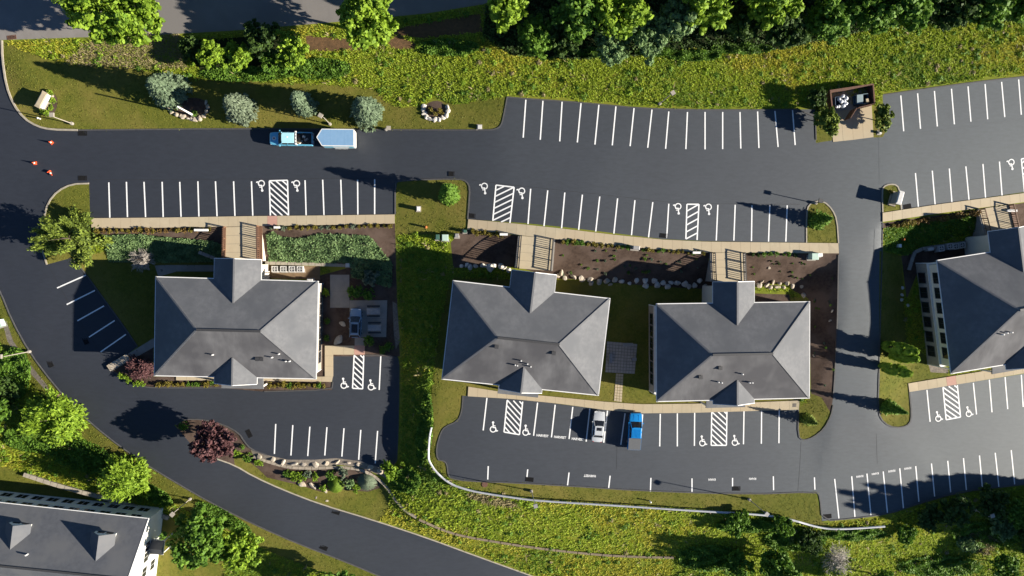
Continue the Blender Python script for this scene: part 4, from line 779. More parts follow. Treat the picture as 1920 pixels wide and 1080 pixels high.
tree('shrub', 'green shrub left of the dumpster enclosure', 1549, 225, 24, 3.2, 'leaf_spruce', n=2600, leaf=.24, ry=34, cat='shrub'); tree('shrub', 'green shrub right of the dumpster enclosure', 1654, 222, 19, 2.8, 'leaf_spruce', n=2200, leaf=.24, ry=27, cat='shrub')
tree('shrub', 'shaded green shrub behind the dumpster enclosure wall', 1530, 185, 20, 3.0, 'leaf_dark', n=1800, leaf=.24, cat='shrub')
# clipped and small shrubs: shared shapes
SHV = {}
def shrub(px, py, r, m, label, group, squash=.9, name='shrub', cat='shrub'):
    key = (m, random.randrange(3))
    if key not in SHV:
        C, Nr, S, T = crown_round(1, 1, .0, 1.5, 330, .2, 9, .45); SHV[key] = leaf_mesh(name, C, Nr, S, T, m)
    g = G(px, py); s = r * (A - g.z) / F
    return tag(link(name, SHV[key], None, g - Vector((0, 0, .02)), random.uniform(0, 6), (s, s, s * squash)), label, cat, group)
def row(pl, n, r, mats, label, group, jit=1.2):
    for i in range(n):
        x, y = lerp_pl(pl, (i + .5) / n); shrub(x + random.uniform(-jit, jit), y + random.uniform(-jit, jit), r * random.uniform(.75, 1.2), random.choice(mats), label, group)
row([(178, 433), (400, 431)], 19, 5.5, ['leaf_gold', 'leaf_orange', 'leaf_orange', 'leaf_gold'], 'small golden shrub edging the upper left walk, left of the bridge', 'shrubs edging the left walk')
row([(503, 428), (738, 424)], 20, 5, ['leaf_gold', 'leaf_gold', 'leaf_sage'], 'small golden shrub edging the upper left walk, right of the bridge', 'shrubs edging the walk right of the bridge')
row([(882, 435), (945, 441)], 8, 5, ['leaf_gold'], 'small golden shrub edging the walk by the green utility boxes', 'shrubs by the utility boxes')
row([(1050, 453), (1180, 464)], 14, 5, ['leaf_gold', 'leaf_green'], 'small shrub edging the middle walk before the sign box', 'shrubs edging the middle walk left'); row([(1200, 468), (1322, 475)], 13, 5, ['leaf_gold', 'leaf_green'], 'small shrub edging the middle walk after the sign box', 'shrubs edging the middle walk right')
row([(1405, 477), (1495, 478)], 8, 4.5, ['leaf_dark', 'leaf_green'], 'small dark shrub edging the walk left of the pale transformer', 'shrubs by the transformer')
row([(1668, 424), (1832, 399)], 18, 6.5, ['leaf_gold', 'leaf_orange'], 'orange-green shrub edging the right-edge walk', 'shrubs edging the right walk')
row([(296, 720), (412, 720)], 13, 5.5, ['leaf_gold', 'leaf_green', 'leaf_gold'], 'low hedge shrub left of the leftmost office porch', 'hedge left of the porch'); row([(503, 722), (612, 722)], 12, 6, ['leaf_gold', 'leaf_green', 'leaf_gold'], 'low hedge shrub right of the leftmost office porch', 'hedge right of the porch')
for x, y, r in ((231, 704, 7), (242, 712, 6), (257, 719, 6), (268, 718, 6)): shrub(x, y, r, 'leaf_lime', 'round lime shrub at the foot of the reddish shrub', 'lime shrubs at the corner bed')
for x, y, r, m, lb in ((612, 549, 8, 'leaf_lime', 'bright clipped shrub against the leftmost office right wall'), (614, 603, 6, 'leaf_green', 'shaded small shrub beside the office wall, upper'), (614, 634, 6, 'leaf_green', 'shaded small shrub beside the office wall, lower'), (694, 640, 11, 'leaf_green', 'shrub below the picnic patio, left'), (730, 647, 9, 'leaf_green', 'shrub below the picnic patio, right'), (717, 656, 8, 'leaf_green', 'shrub below the picnic patio, lowest'),
                      (668, 545, 14, 'leaf_green', 'shaded shrub at the top left of the patio'), (690, 550, 12, 'leaf_green', 'shaded shrub at the top of the patio'), (697, 520, 16, 'leaf_sage', 'pale grey-green shrub above the patio'), (732, 879, 18, 'leaf_lime', 'bright shrub at the right end of the curved wall'), (757, 868, 6, 'leaf_lime', 'single bright weed on the dark bank'), (1700, 655, 4, 'leaf_green', 'weed tuft at the juniper foot')): shrub(x, y, r, m, lb, None)
BED = [(345, 797, 9, 'leaf_green', 'green shrub at the left tip of the plum tree bed'), (445, 848, 7, 'leaf_lime', 'lime shrub right below the plum tree, left'), (464, 856, 9, 'leaf_green', 'green shrub right below the plum tree, right'), (455, 838, 5, 'leaf_green', 'small shrub at the plum tree edge'), (487, 866, 8, 'leaf_lime', 'lime shrub at the left end of the rock wall'), (537, 886, 7, 'leaf_green', 'green shrub leftmost in the wall-foot bed'), (551, 892, 9, 'leaf_lime', 'lime shrub second in the wall-foot bed'), (567, 893, 10, 'leaf_lime', 'lime shrub third in the wall-foot bed'), (577, 887, 8, 'leaf_sage', 'grey shrub in the wall-foot bed'), (592, 893, 8, 'leaf_lime', 'lime shrub in the middle of the wall-foot bed'),
       (620, 888, 10, 'leaf_green', 'upright green shrub in the wall-foot bed'), (646, 884, 11, 'leaf_sage', 'grey-green shrub near the wall bend'), (655, 904, 10, 'leaf_juniper', 'juniper shrub in the wall-foot bed'), (606, 913, 7, 'leaf_lime', 'lime shrub beside the pale rocks'), (668, 915, 8, 'leaf_lime', 'lime shrub at the low right of the bed')]
for x, y, r, m, lb in BED: shrub(x, y, r, m, lb, None)
def grass_clump(px, py, r, m, label):
    n = 700; a = RNG.uniform(0, 6.283, n); q = np.sqrt(RNG.uniform(0, 1, n)); g = G(px, py); s = r * (A - g.z) / F
    C = np.stack([q * np.cos(a) * s, q * np.sin(a) * s, (1.1 - q * q * .8) * s * .7], 1); out = np.stack([np.cos(a) * q, np.sin(a) * q, .6 - q], 1)
    tag(link('ornamental_grass', leaf_mesh('ornamental_grass', C, np.stack([.5 * np.cos(a), .5 * np.sin(a), 1 + 0 * a], 1), .3 * s * RNG.uniform(.6, 1.2, n), .4 + RNG.normal(0, .25, n), m, .12, out), None, g), label, 'grass')
grass_clump(630, 908, 14, 'grass_deep', 'round bright ornamental grass clump in the wall-foot bed'); grass_clump(689, 900, 17, 'leaf_sage', 'large pale ornamental grass clump at the wall bend')
for k in range(34):
    while True:
        x, y = random.uniform(1045, 1330), random.uniform(470, 515)
        if y > np.interp(x, [1040, 1330], [462, 484]): break
    shrub(x, y, random.uniform(2, 3.6), random.choice(['leaf_green', 'leaf_sage', 'leaf_spruce']), 'tiny green plant dotted over the middle mulch bed', 'young plants in the middle mulch bed')
for k in range(16): shrub(random.uniform(1405, 1560), random.uniform(485, 525), random.uniform(1.8, 3), random.choice(['leaf_green', 'leaf_dark']), 'tiny dark plant dotted over the mulch bed by the drive', 'young plants in the bed by the drive')
for k in range(12): shrub(random.uniform(1526, 1562), random.uniform(545, 730), random.uniform(2, 3), random.choice(['leaf_sage', 'leaf_green']), 'tiny plant in the shaded bed along the side drive', 'young plants along the side drive')
for x, y in ((808, 208), (826, 210), (816, 214)): shrub(x, y, 6, 'leaf_gold', 'green shrub inside the stone ring', 'shrubs of the stone ring')
for x, y in ((82, 208), (98, 203), (97, 176), (102, 190), (90, 214)): shrub(x, y, 6, 'leaf_lime', 'low green shrub around the white sign slab', 'shrubs around the sign')
shrub(365, 214, 6, 'leaf_green', 'small shrub at the foot of the white pole', None); shrub(1668, 360, 6, 'leaf_gold', 'grassy shrub behind the monument on the small island', None)
# things nobody could count: ground cover, meadow grass, weeds
def scatter(n, poly):
    x0, x1 = min(p[0] for p in poly), max(p[0] for p in poly); y0, y1 = min(p[1] for p in poly), max(p[1] for p in poly)
    x, y = RNG.uniform(x0, x1, n), RNG.uniform(y0, y1, n); k = pip(x, y, poly); return x[k], y[k]
def cover(name, polys, n, m, label, h=(.1, .45), leaf=.24, asp=.4):
    xs, ys = map(np.concatenate, zip(*[scatter(n, p) for p in polys])); k = len(xs)
    C = Wv(xs, ys, Hv(xs, ys)); bump = .5 + .5 * np.sin(C[:, 0] * 1.7 + 2 * np.sin(C[:, 1] * 1.1)) * np.sin(C[:, 1] * 2.1 + C[:, 0] * .6); C[:, 2] += h[0] + (h[1] - h[0]) * bump * RNG.uniform(.5, 1, k)
    o = link(name, leaf_mesh(name, C, np.array([0, 0, .9]) + .65 * RNG.normal(size=(k, 3)), leaf * RNG.uniform(.6, 1.3, k), .8 - .55 * bump + RNG.normal(0, .22, k), m, asp)); return stuff(o, label, 'ground cover')
cover('ground_cover', [[(196, 442), (260, 440), (330, 447), (400, 452), (420, 462), (420, 490), (300, 492), (205, 490)]], 9000, 'leaf_juniper', 'low blue-green ground cover left of the brown-railed bridge')
cover('ground_cover', [[(500, 440), (515, 434), (530, 445), (570, 447), (600, 438), (690, 442), (705, 455), (720, 475), (735, 492), (735, 540), (700, 530), (660, 520), (656, 494), (505, 490)]], 12000, 'leaf_juniper', 'low green ground cover right of the brown-railed bridge')
cover('ground_cover', [[(1657, 428), (1834, 403), (1840, 430), (1715, 468), (1700, 480), (1658, 470)]], 7000, 'leaf_green', 'dark green ground cover below the right-edge walk', leaf=.2)
CLS = lambda x, y: np.max(np.stack([np.where(pip(x, y, p[2]), k, -1) for k, p in enumerate(REG)]), 0)
def blades(name, x, y, hmin, hmax, m, label, w=.08, nb=4, lean=1.3):
    n = len(x); B = Wv(x, y, Hv(x, y)); V = np.zeros((n, nb, 3, 3)); T = np.zeros((n, nb))
    t0 = RNG.normal(.45, .2, n); hh = RNG.uniform(hmin, hmax, n)
    for k in range(nb):
        a = RNG.uniform(0, 6.283, n); o = RNG.normal(0, .12, (n, 2)); l = lean * RNG.uniform(.3, 1.2, n) * hh; b = B.copy(); b[:, :2] += o
        wd = w * RNG.uniform(.7, 1.5, n); c = np.stack([-np.sin(a), np.cos(a), 0 * a], 1) * wd[:, None]; b[:, 2] -= .03
        V[:, k, 0] = b - c; V[:, k, 1] = b + c; V[:, k, 2] = b + np.stack([np.cos(a) * l, np.sin(a) * l, hh * RNG.uniform(.6, 1.1, n)], 1); T[:, k] = t0 + RNG.normal(0, .15, n)
    q = n * nb; me = bpy.data.meshes.new(name); me.vertices.add(3 * q); me.vertices.foreach_set('co', V.ravel()); me.loops.add(3 * q); me.loops.foreach_set('vertex_index', np.arange(3 * q, dtype=np.int32))
    me.polygons.add(q); me.polygons.foreach_set('loop_start', np.arange(0, 3 * q, 3, dtype=np.int32)); at = me.attributes.new('tone', 'FLOAT', 'FACE'); at.data.foreach_set('value', np.clip(T.ravel(), 0, 1).astype(np.float32))
    me.update(); me.validate(); me.materials.append(M[m]); stuff(link(name, me), label, 'grass')
SOFT = [i for i, r in enumerate(REG) if r[0] in ('lawn', 'brown_bank', 'wood_floor', 'gravel_path')]
def meadow():
    n = 260000; x = RNG.uniform(-30, 1950, n); y = RNG.uniform(-30, 1110, n); k = CLS(x, y) < 0
    for wk in WALKS: k &= ~pip(x, y, wk)
    x, y = x[k], y[k]; k = np.ones(len(x), bool)
    for ox, oy in ((5, 0), (-5, 0), (0, 5), (0, -5)):      # keep the tufts off paving edges
        c = CLS(x + ox, y + oy); k &= (c < 0) | np.isin(c, SOFT)
        for wk in WALKS: k &= ~pip(x + ox, y + oy, wk)
    x, y = x[k], y[k]
    s = 1.15 * np.sin(x * .013 + 1.3 * np.sin(y * .017)) + np.sin(y * .021 + .9 * np.sin(x * .011 + 2)) + .7 * np.sin(x * .05 + y * .037) * np.sin(y * .06 - x * .02); s += RNG.normal(0, .55, len(x))
    sun = (y > 900) & (y > 900 + (x < 760) * 60); gold = (s > 1.45) | (pip(x, y, [(700, 925), (760, 980), (1000, 1030), (1260, 1048), (1260, 1100), (1040, 1095), (800, 1008), (712, 975)]) & (s > -.6)); deep = (s < -1.25) | (pip(x, y, [(745, 440), (835, 480), (812, 700), (806, 880), (746, 880)]) & (s < .9)) | ((x < 350) & (y > 600) & (y < 960) & (s < -.3))
    tan = pip(x, y, ell(925, 937, 48, 7, 16, .2)) | pip(x, y, ell(1840, 1015, 30, 22)) | pip(x, y, ell(1480, 1000, 22, 8)) & (s > 0) | (RNG.uniform(0, 1, len(x)) < .008)
    mo = ~(gold | deep | tan)
    blades('meadow_grass', x[mo], y[mo], .12, .38, 'grass_blade', 'tall yellow-green meadow grass on the slopes'); blades('meadow_grass', x[gold & ~tan], y[gold & ~tan], .12, .36, 'grass_gold', 'golden meadow grass in sunny patches on the slopes')
    blades('meadow_grass', x[deep & ~gold & ~tan], y[deep & ~gold & ~tan], .14, .42, 'grass_deep', 'deep green meadow grass in patches on the slopes'); blades('dry_weeds', x[tan], y[tan], .3, .7, 'weed_tan', 'dry pale weeds scattered through the meadow')
    for poly, lb, cnt in (([(180, 75), (340, 66), (350, 128), (260, 128), (120, 118)], 'rough brown-green grass bank below the street', 3500), ):
        xx, yy = scatter(cnt, poly); blades('bank_grass', xx, yy, .15, .4, 'weed_tan', lb)
meadow()
def leafpatch(polys, n, m, label, h):
    xs, ys = map(np.concatenate, zip(*[scatter(n, p) for p in polys])); cover('weeds', polys, n, m, label, h, .2, .6)
leafpatch([ell(1120, 100, 40, 8), ell(1390, 92, 60, 10), ell(1300, 105, 50, 10), ell(1230, 98, 40, 8)], 2600, 'leaf_green', 'leafy weeds along the foot of the wood', (.1, .7))
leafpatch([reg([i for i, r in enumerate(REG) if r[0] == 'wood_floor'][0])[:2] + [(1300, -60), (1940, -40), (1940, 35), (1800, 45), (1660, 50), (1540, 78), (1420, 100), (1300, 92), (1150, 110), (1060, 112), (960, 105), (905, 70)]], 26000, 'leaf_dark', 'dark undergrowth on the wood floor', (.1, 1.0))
leafpatch([ell(800, 790, 12, 60), ell(790, 830, 10, 40), ell(760, 900, 30, 22)], 2000, 'leaf_green', 'leafy weeds on the dark bank between the lower lots', (.1, .6))
leafpatch([ell(1330, 1045, 60, 25), ell(1400, 985, 60, 12), ell(1490, 1010, 60, 22), ell(1600, 1000, 60, 12), ell(1850, 1000, 70, 25), ell(1760, 1060, 80, 20)], 3200, 'leaf_green', 'leafy weeds below the guardrail', (.1, .9))
leafpatch([ell(150, 850, 80, 30, 18, .4), ell(60, 820, 50, 26), ell(290, 925, 40, 14, 18, .5), ell(420, 970, 60, 14, 18, .5), ell(30, 700, 30, 50)], 3600, 'leaf_green', 'leafy weeds on the bank above the dormer house', (.1, .7))
leafpatch([ell(460, 140, 90, 14), ell(600, 130, 60, 20), ell(840, 90, 60, 16)], 2200, 'leaf_green', 'leafy weeds below the street-side thicket', (.1, .6))

def clumps(n, m, label, seed, size=(.25, .7), k=42):
    r = np.random.default_rng(seed); x = r.uniform(-20, 1940, n * 6); y = r.uniform(-20, 1100, n * 6); ok = CLS(x, y) < 0
    for wk in WALKS: ok &= ~pip(x, y, wk)
    for ox, oy in ((8, 0), (-8, 0), (0, 8), (0, -8)):
        c = CLS(x + ox, y + oy); ok &= (c < 0) | np.isin(c, SOFT)
        for wk in WALKS: ok &= ~pip(x + ox, y + oy, wk)
    x, y = x[ok][:n], y[ok][:n]; B = Wv(x, y, Hv(x, y)); sz = r.uniform(*size, len(x)); idx = np.repeat(np.arange(len(x)), k); o = unit(r.normal(size=(len(idx), 3))); o[:, 2] = np.abs(o[:, 2]) * .75
    C = B[idx] + o * (sz[idx] * r.uniform(.5, 1.1, len(idx)))[:, None]
    stuff(link('weeds', leaf_mesh('weeds', C, o + np.array([0, 0, .5]) + .4 * r.normal(size=o.shape), .16 * r.uniform(.6, 1.3, len(idx)), .4 + r.normal(0, .25, len(idx)) + r.uniform(-.2, .2, len(x))[idx], m, .55)), label, 'weeds')
clumps(420, 'leaf_green', 'green weed clumps dotted through the meadow', 3); clumps(110, 'weed_tan', 'brownish weed clumps dotted through the meadow', 4, (.2, .5)); clumps(300, 'leaf_lime', 'bright weed clumps dotted through the meadow', 5)

def lawn_blades():
    n = 170000; x = RNG.uniform(-20, 1940, n); y = RNG.uniform(60, 1100, n); c = CLS(x, y); names = np.array([r[0] == 'lawn' for r in REG] + [False]); k = names[c]
    for wk in WALKS: k &= ~pip(x, y, wk)
    blades('lawn_grass', x[k], y[k], .05, .13, 'lawn_blade', 'short mown lawn grass around the lots and offices', .06, 3, 1.2)
lawn_blades()
# ------------------------------------------------------------------ boulders, walls, guardrail
BV = {}
def boulder(px, py, r, label, group, m='boulder', flat=.7, asp=1.2):
    key = (m, random.randrange(6))
    if key not in BV:
        b = bmesh.new(); bmesh.ops.create_icosphere(b, subdivisions=2, radius=1)
        s = random.uniform(0, 99); cuts = [Vector((random.gauss(0, 1), random.gauss(0, 1), random.gauss(0, 1))).normalized() for _ in range(9)]
        for v in b.verts:
            for c in cuts:
                d = v.co.dot(c) - .45 - .3 * abs(c.x)
                if d > 0: v.co -= c * d
            v.co *= 1 + .06 * math.sin(s + 5 * v.co.x) * math.cos(4 * v.co.y + s)
        me = bpy.data.meshes.new('boulder'); b.to_mesh(me); b.free(); me.materials.append(M[m]); BV[key] = me
    g = G(px, py); s = r * (A - g.z) / F
    return tag(link('boulder', BV[key], None, g + Vector((0, 0, s * flat * .3)), random.uniform(0, 6.2), (s * asp, s, s * flat)), label, 'boulder', group)
for x, y, r in ((865, 499, 4), (875, 497, 5), (882, 500, 6), (891, 499, 5), (905, 497, 5), (912, 499, 5), (920, 501, 8), (926, 497, 5), (939, 499, 6), (945, 503, 5), (954, 506, 5)): boulder(x, y, r, 'shaded white boulder above the skewed office left of its bridge', 'boulders left of the middle bridge', 'boulder_white')
for x, y, r in ((1046, 516, 5), (1053, 511, 6), (1059, 521, 5), (1068, 511, 3), (1075, 519, 6), (1089, 521, 6), (1092, 526, 5), (1107, 524, 6), (1109, 531, 5), (1124, 528, 6), (1138, 527, 6), (1152, 524, 6), (1144, 533, 4)): boulder(x, y, r, 'sunlit pale boulder in the row right of the middle bridge', 'sunlit boulders of the middle bed')
for x, y, r in ((1165, 527, 5), (1180, 531, 4), (1193, 525, 6), (1209, 526, 6), (1226, 526, 6), (1211, 536, 6), (1232, 534, 7), (1243, 530, 6), (1258, 529, 5), (1270, 531, 6), (1284, 533, 7), (1292, 537, 5), (1252, 537, 6), (1302, 535, 6), (1312, 526, 6), (1322, 536, 5)): boulder(x, y, r, 'boulder in the shaded part of the middle bed row', 'shaded boulders of the middle bed', 'boulder_white')
for x, y, r in ((1423, 534, 6), (1428, 528, 4), (1438, 534, 6), (1443, 538, 5), (1449, 529, 5), (1457, 538, 6), (1461, 531, 4), (1469, 538, 4), (1476, 531, 5), (1486, 536, 5)): boulder(x, y, r, 'sunlit boulder in the row above the third office, by the side drive', 'boulders above the third office')
for x, y, r in ((1503, 537, 4), (1506, 554, 5), (1442, 502, 3), (1560, 583, 3), (1556, 601, 3), (1525, 667, 2.5)): boulder(x, y, r, 'loose small rock in the mulch by the side drive', 'loose rocks by the side drive')
for t in np.linspace(-.2, 3.5, 11): boulder(817 + 23 * math.cos(t), 206 + 19 * math.sin(t), 5.2, 'white stone of the ring around the small round bed', 'stones of the round bed', 'boulder_white')
for x, y, r in ((316, 204, 3.5), (323, 211, 4), (331, 214, 4.5), (338, 217, 3.5), (344, 219, 5), (353, 222, 3.5), (359, 223, 4), (366, 225, 5), (375, 222, 5), (382, 218, 4.5), (387, 209, 4), (390, 200, 4), (386, 192, 4)): boulder(x, y, r, 'stone edging the curved garden below the leftmost spruce', 'stones of the curved garden')
for i in range(12):
    x, y = lerp_pl([(480, 852), (540, 869), (592, 870), (640, 866), (680, 871), (722, 887)], (i + .5) / 12); boulder(x + random.uniform(-3, 3), y + random.uniform(-1, 1), random.choice([4, 5, 6, 7]), 'boulder lying in the gravel along the curved wall', 'boulders on the curved wall')
for x, y, r, lb in ((567, 908, 6, 'flat pale rock left of its twin in the wall-foot bed'), (586, 911, 6, 'flat pale rock right of its twin in the wall-foot bed'), (608, 917, 6, 'flat rock beside the round ornamental grass'), (642, 607, 5, 'upright rock in the shaded bed left of the parked car'), (634, 637, 8, 'long grey rock below the upright one by the office'), (593, 933, 2.2, 'small white stone on the grass edge, left'), (613, 939, 2.2, 'small white stone on the grass edge, right')): boulder(x, y, r, lb, None, flat=.5, asp=1.5)
for x, y in ((1702, 572), (1692, 540), (1691, 553), (1690, 562)): boulder(x, y, 3.5, 'shaded stone beside the right-edge office lower wall', 'stones by the right office', 'boulder_white')
def wall(name, label, pl, w, h0, m, cap=None, cat='wall', n=None, dz=-.6, blocks=None):
    p3 = [G(*p) for p in dens(smooth_pl(pl, 2), 7)]; root = thing(name, label, cat, p3[0]); o = p3[0]; N = len(p3); top = [p.z + h0 for p in p3]
    fr = []
    for i in range(N):
        t = p3[min(N - 1, i + 1)] - p3[max(0, i - 1)]; fr.append(Vector((-t.y, t.x, 0)).normalized())
    def ring(i, ww, z0, z1): c = p3[i] - o; s = fr[i] * ww / 2; return [Vector((c.x - s.x, c.y - s.y, z0 - o.z)), Vector((c.x + s.x, c.y + s.y, z0 - o.z)), Vector((c.x + s.x, c.y + s.y, z1 - o.z)), Vector((c.x - s.x, c.y - s.y, z1 - o.z))]
    ob('wall_body', MB().loft([ring(i, w, p3[i].z + dz, top[i]) for i in range(N)]), m, root)
    k = blocks or 0
    if k:
        for j in range(k):
            a, b = j / k * (N - 1), (j + .93) / k * (N - 1); rr = []
            for q in (a, b):
                i = min(int(q), N - 2); f = q - i; r0, r1 = ring(i, w * 1.25, top[i] + .003, top[i] + .1), ring(i + 1, w * 1.25, top[i + 1] + .003, top[i + 1] + .1); rr.append([u.lerp(v, f) for u, v in zip(r0, r1)])
            ob('cap_stone', MB().loft(rr), cap or m, root)
    return root
wall('retaining_wall', 'curved block retaining wall below the leftmost office lot', [(476, 856), (510, 868), (545, 877), (592, 878), (640, 875), (678, 880), (705, 894), (725, 912), (742, 938), (760, 957), (781, 970)], .34, .08, 'block', 'block', blocks=40, dz=-1.8)
wall('timber_wall', 'long low timber wall line across the lower meadow', [(786, 973), (830, 993), (870, 1005), (1000, 1026), (1120, 1039), (1200, 1043), (1263, 1044)], .28, .28, 'timber', 'timber', blocks=22, dz=-.9)
wall('block_wall', 'stepped block wall on the slope above the dormer house', [(48, 888), (90, 902), (130, 914), (190, 930), (250, 946), (318, 970)], .5, .45, 'block', 'kerb_stone', blocks=26)
wall('stone_wall', 'low stone wall behind the condenser units of the leftmost office', [(498, 493), (580, 495), (655, 498)], .4, .15, 'block', 'kerb_stone', blocks=14, dz=-1.6)
wall('stone_wall', 'low stone wall around the condenser yard of the right-edge office', [(1850, 448), (1760, 462), (1714, 468), (1708, 485), (1702, 506)], .45, .3, 'block', 'concrete_grey', blocks=12)
wall('stone_wall', 'rough stone end wall beside the reddish shrub', [(206, 690), (222, 680), (243, 668)], .8, .35, 'block', 'boulder', blocks=6)
wall('stone_wall', 'thin grey wall in the shade left of the brown-railed bridge', [(375, 473), (404, 484)], .4, .5, 'block', 'concrete_grey', blocks=3)
def guardrail():
    pts = dens(smooth_pl(RAIL, 2), 6); p = [G(x, y) for x, y in pts]; o = p[0]; root = thing('guardrail', 'long galvanised guardrail curving along the bottom of the lower lot', 'guardrail', o); N = len(p)
    prof = [(-.02, .43), (.08, .47), (.0, .54), (.0, .58), (.08, .65), (-.02, .70), (-.16, .71), (-.17, .69), (-.05, .66), (-.05, .45)]; rings = []
    for i in range(N):
        t = p[min(N - 1, i + 1)] - p[max(0, i - 1)]; s = Vector((-t.y, t.x, 0)).normalized(); rings.append([p[i] - o + s * a + Vector((0, 0, z)) for a, z in prof])
    ob('beam', MB().loft(rings), 'galv', root)
    d = 0
    for i in range(1, N):
        d += (p[i] - p[i - 1]).length
        if d > 3.2:
            d = 0; t = p[i] - p[i - 1]; s = Vector((-t.y, t.x, 0)).normalized(); c = p[i] - o - s * .27; ob('post', MB().box(c.x - .08, c.x + .08, c.y - .08, c.y + .08, c.z - .4, c.z + .76), 'timber', root)
guardrail()
# ------------------------------------------------------------------ lamps
def lamp(px, py, hx, hy, label, h=6.0, m='metal_tan', rz=0):
    b = G(px, py); root = thing('lamp_post', label, 'lamp post', b, 0, 'lot lamp posts')
    ob('base', MB().lathe([(.24, -.3), (.24, .4), (.18, .45)], 12), 'concrete_grey', root); ob('pole', MB().tube((0, 0, .3), (0, 0, h), .075, .05, 8), m, root)
    a = rz; c, s = math.cos(a), math.sin(a); ob('arm', MB().bar((0, 0, h - .1), (c * .5, s * .5, h - .05), .08), m, root)
    mt = Matrix.Rotation(a, 4, 'Z'); hd = ob('lamp_head', MB().box(.2, .8, -.3, .3, h - .08, h + .12, mt), m, root); ob('lens', MB().box(.26, .74, -.24, .24, h - .1, h - .081, mt), 'white_trim', hd)
lamp(136, 232, 0, 0, 'tall lamp post on the lawn by the white sign slab'); lamp(56, 659, 0, 0, 'tall lamp post by the gravel path at the left edge', rz=3.1); lamp(357, 935, 0, 0, 'tall lamp post right of the dormer house by the drive', rz=-2.3)
lamp(619, 233, 0, 0, 'lamp post on the lawn between pickup and trailer', 4.8, rz=2.6); lamp(1236, 195, 0, 0, 'lamp post in the meadow above the upper parking row', 5.6, rz=.6); lamp(996, 920, 0, 0, 'lamp post on the strip below the HARVEST lettering', 5.6, 'metal_grey', -1.3); lamp(1404, 936, 0, 0, 'lamp post at the guardrail below the KHAN lettering', 5.8, 'metal_grey', -.7)
lamp(1826, 955, 0, 0, 'lamp post among the bushes of the right bank', 3.4, rz=.3); lamp(1528, 381, 0, 0, 'thin lamp post at the tip of the spruce island', 2.6, 'metal_dark', 2.9); lamp(724, 243, 0, 0, 'short grey lamp post on the lawn by the round spruce', 1.2)
# ------------------------------------------------------------------ small street things
def cone(px, py, label, tip=False):
    root = thing('traffic_cone', label, 'traffic cone', G(px, py), random.uniform(0, 1)); og = mat('cone_orange', (.75, .10, .03), (.65, .08, .02), 3, .5)
    tl = Matrix.Rotation(R(82), 4, 'X') if tip else Matrix.Identity(4); z = .16 if tip else 0
    def tf(mb): mb.v = [tuple(tl @ Vector(v) + Vector((0, 0, z))) for v in mb.v]; return mb
    ob('base', tf(MB().box(-.24, .24, -.24, .24, 0, .05)), og, root); ob('body', tf(MB().lathe([(.19, .05), (.135, .3)], 14).lathe([(.10, .45), (.03, .8)], 14)), og, root); ob('reflective_band', tf(MB().lathe([(.137, .3), (.102, .45)], 14)), 'white_trim', root)
cone(97, 267.5, 'orange traffic cone nearest the curved kerb'); cone(66, 306, 'upright orange traffic cone at the left of the drive'); cone(93.5, 322, 'fallen red traffic cone on the drive', True)
def drain(px, py, p2, label, w=1.25, d=.7, m='grate'):
    a = adir((px, py), p2); root = thing('storm_drain', label, 'storm drain', G(px, py), a, 'storm drains'); ob('frame', MB().box(-w / 2, w / 2, -d / 2, -d / 2 + .06, -.1, .03).box(-w / 2, w / 2, d / 2 - .06, d / 2, -.1, .03).box(-w / 2, -w / 2 + .06, -d / 2 + .06, d / 2 - .06, -.1, .03).box(w / 2 - .06, w / 2, -d / 2 + .06, d / 2 - .06, -.1, .03), m, root)
    ob('sump', MB().box(-w / 2 + .06, w / 2 - .06, -d / 2 + .06, d / 2 - .06, -.05, .006), 'grate', root)
    mb = MB(); n = 9
    for i in range(n): x = -w / 2 + .1 + (w - .2) * i / (n - 1); mb.box(x - .025, x + .025, -d / 2 + .06, d / 2 - .06, .0061, .025)
    ob('grate', mb, m, root)
for x, y, q, lb in ((155, 250, (165, 250), 'by the end of the pale kerb'), (155, 334, (165, 334), 'at the top of the left island'), (849, 326, (859, 326), 'above the middle island'), (888, 405, (898, 406), 'right of the middle island'), (1245, 442, (1255, 443), 'at the walk below the upper parking row'), (94, 681, (99, 690), 'on the outer edge of the drive bend'), (160, 638, (164, 646), 'in the shade of the slanted parking bays'), (630, 960, (640, 963), 'on the inner edge of the drive'), (607, 1027, (617, 1031), 'on the outer edge of the drive near the bottom'), (993, 899, (1003, 900), 'at the HARVEST side of the lower lot'), (1381, 916, (1391, 916), 'at the KHAN side of the lower lot'), (1552, 968, (1562, 967), 'at the corner of the shaded parking row'), (1701, 387, (1711, 385), 'by the small monument island'), (467, 813, (471, 821), 'right of the plum tree bed')): drain(x, y, q, 'dark storm drain grate ' + lb)
drain(22, 70, (30, 69), 'rusty double drain on the street corner at top left', 1.3, .6, 'brick_brown')
def bx(name, label, cat, px, py, w, d, h, m, rz=0, parts=None, group=None):
    root = thing(name, label, cat, G(px, py), rz, group); ob('body', MB().box(-w / 2 + .03, w / 2 - .03, -d / 2 + .03, d / 2 - .03, -.15, h - .08), m, root); ob('lid', MB().loft([[(-w / 2 * k, -d / 2 * k, z), (w / 2 * k, -d / 2 * k, z), (w / 2 * k, d / 2 * k, z), (-w / 2 * k, d / 2 * k, z)] for k, z in ((1, h - .079), (1, h - .03), (.9, h))]), m, root)
    ob('pad', MB().box(-w / 2 - .15, w / 2 + .15, -d / 2 - .15, d / 2 + .15, -.2, .05), 'concrete_grey', root); ob('latch', MB().box(-.05, .05, -d / 2 - .0, -d / 2 + .05, h * .5, h * .6), 'metal_dark', root); return root
GB = mat('box_green', (.045, .12, .085), (.035, .10, .07), 2, .6); GP = mat('box_pale', (.42, .55, .46), (.36, .48, .40), 2, .6)
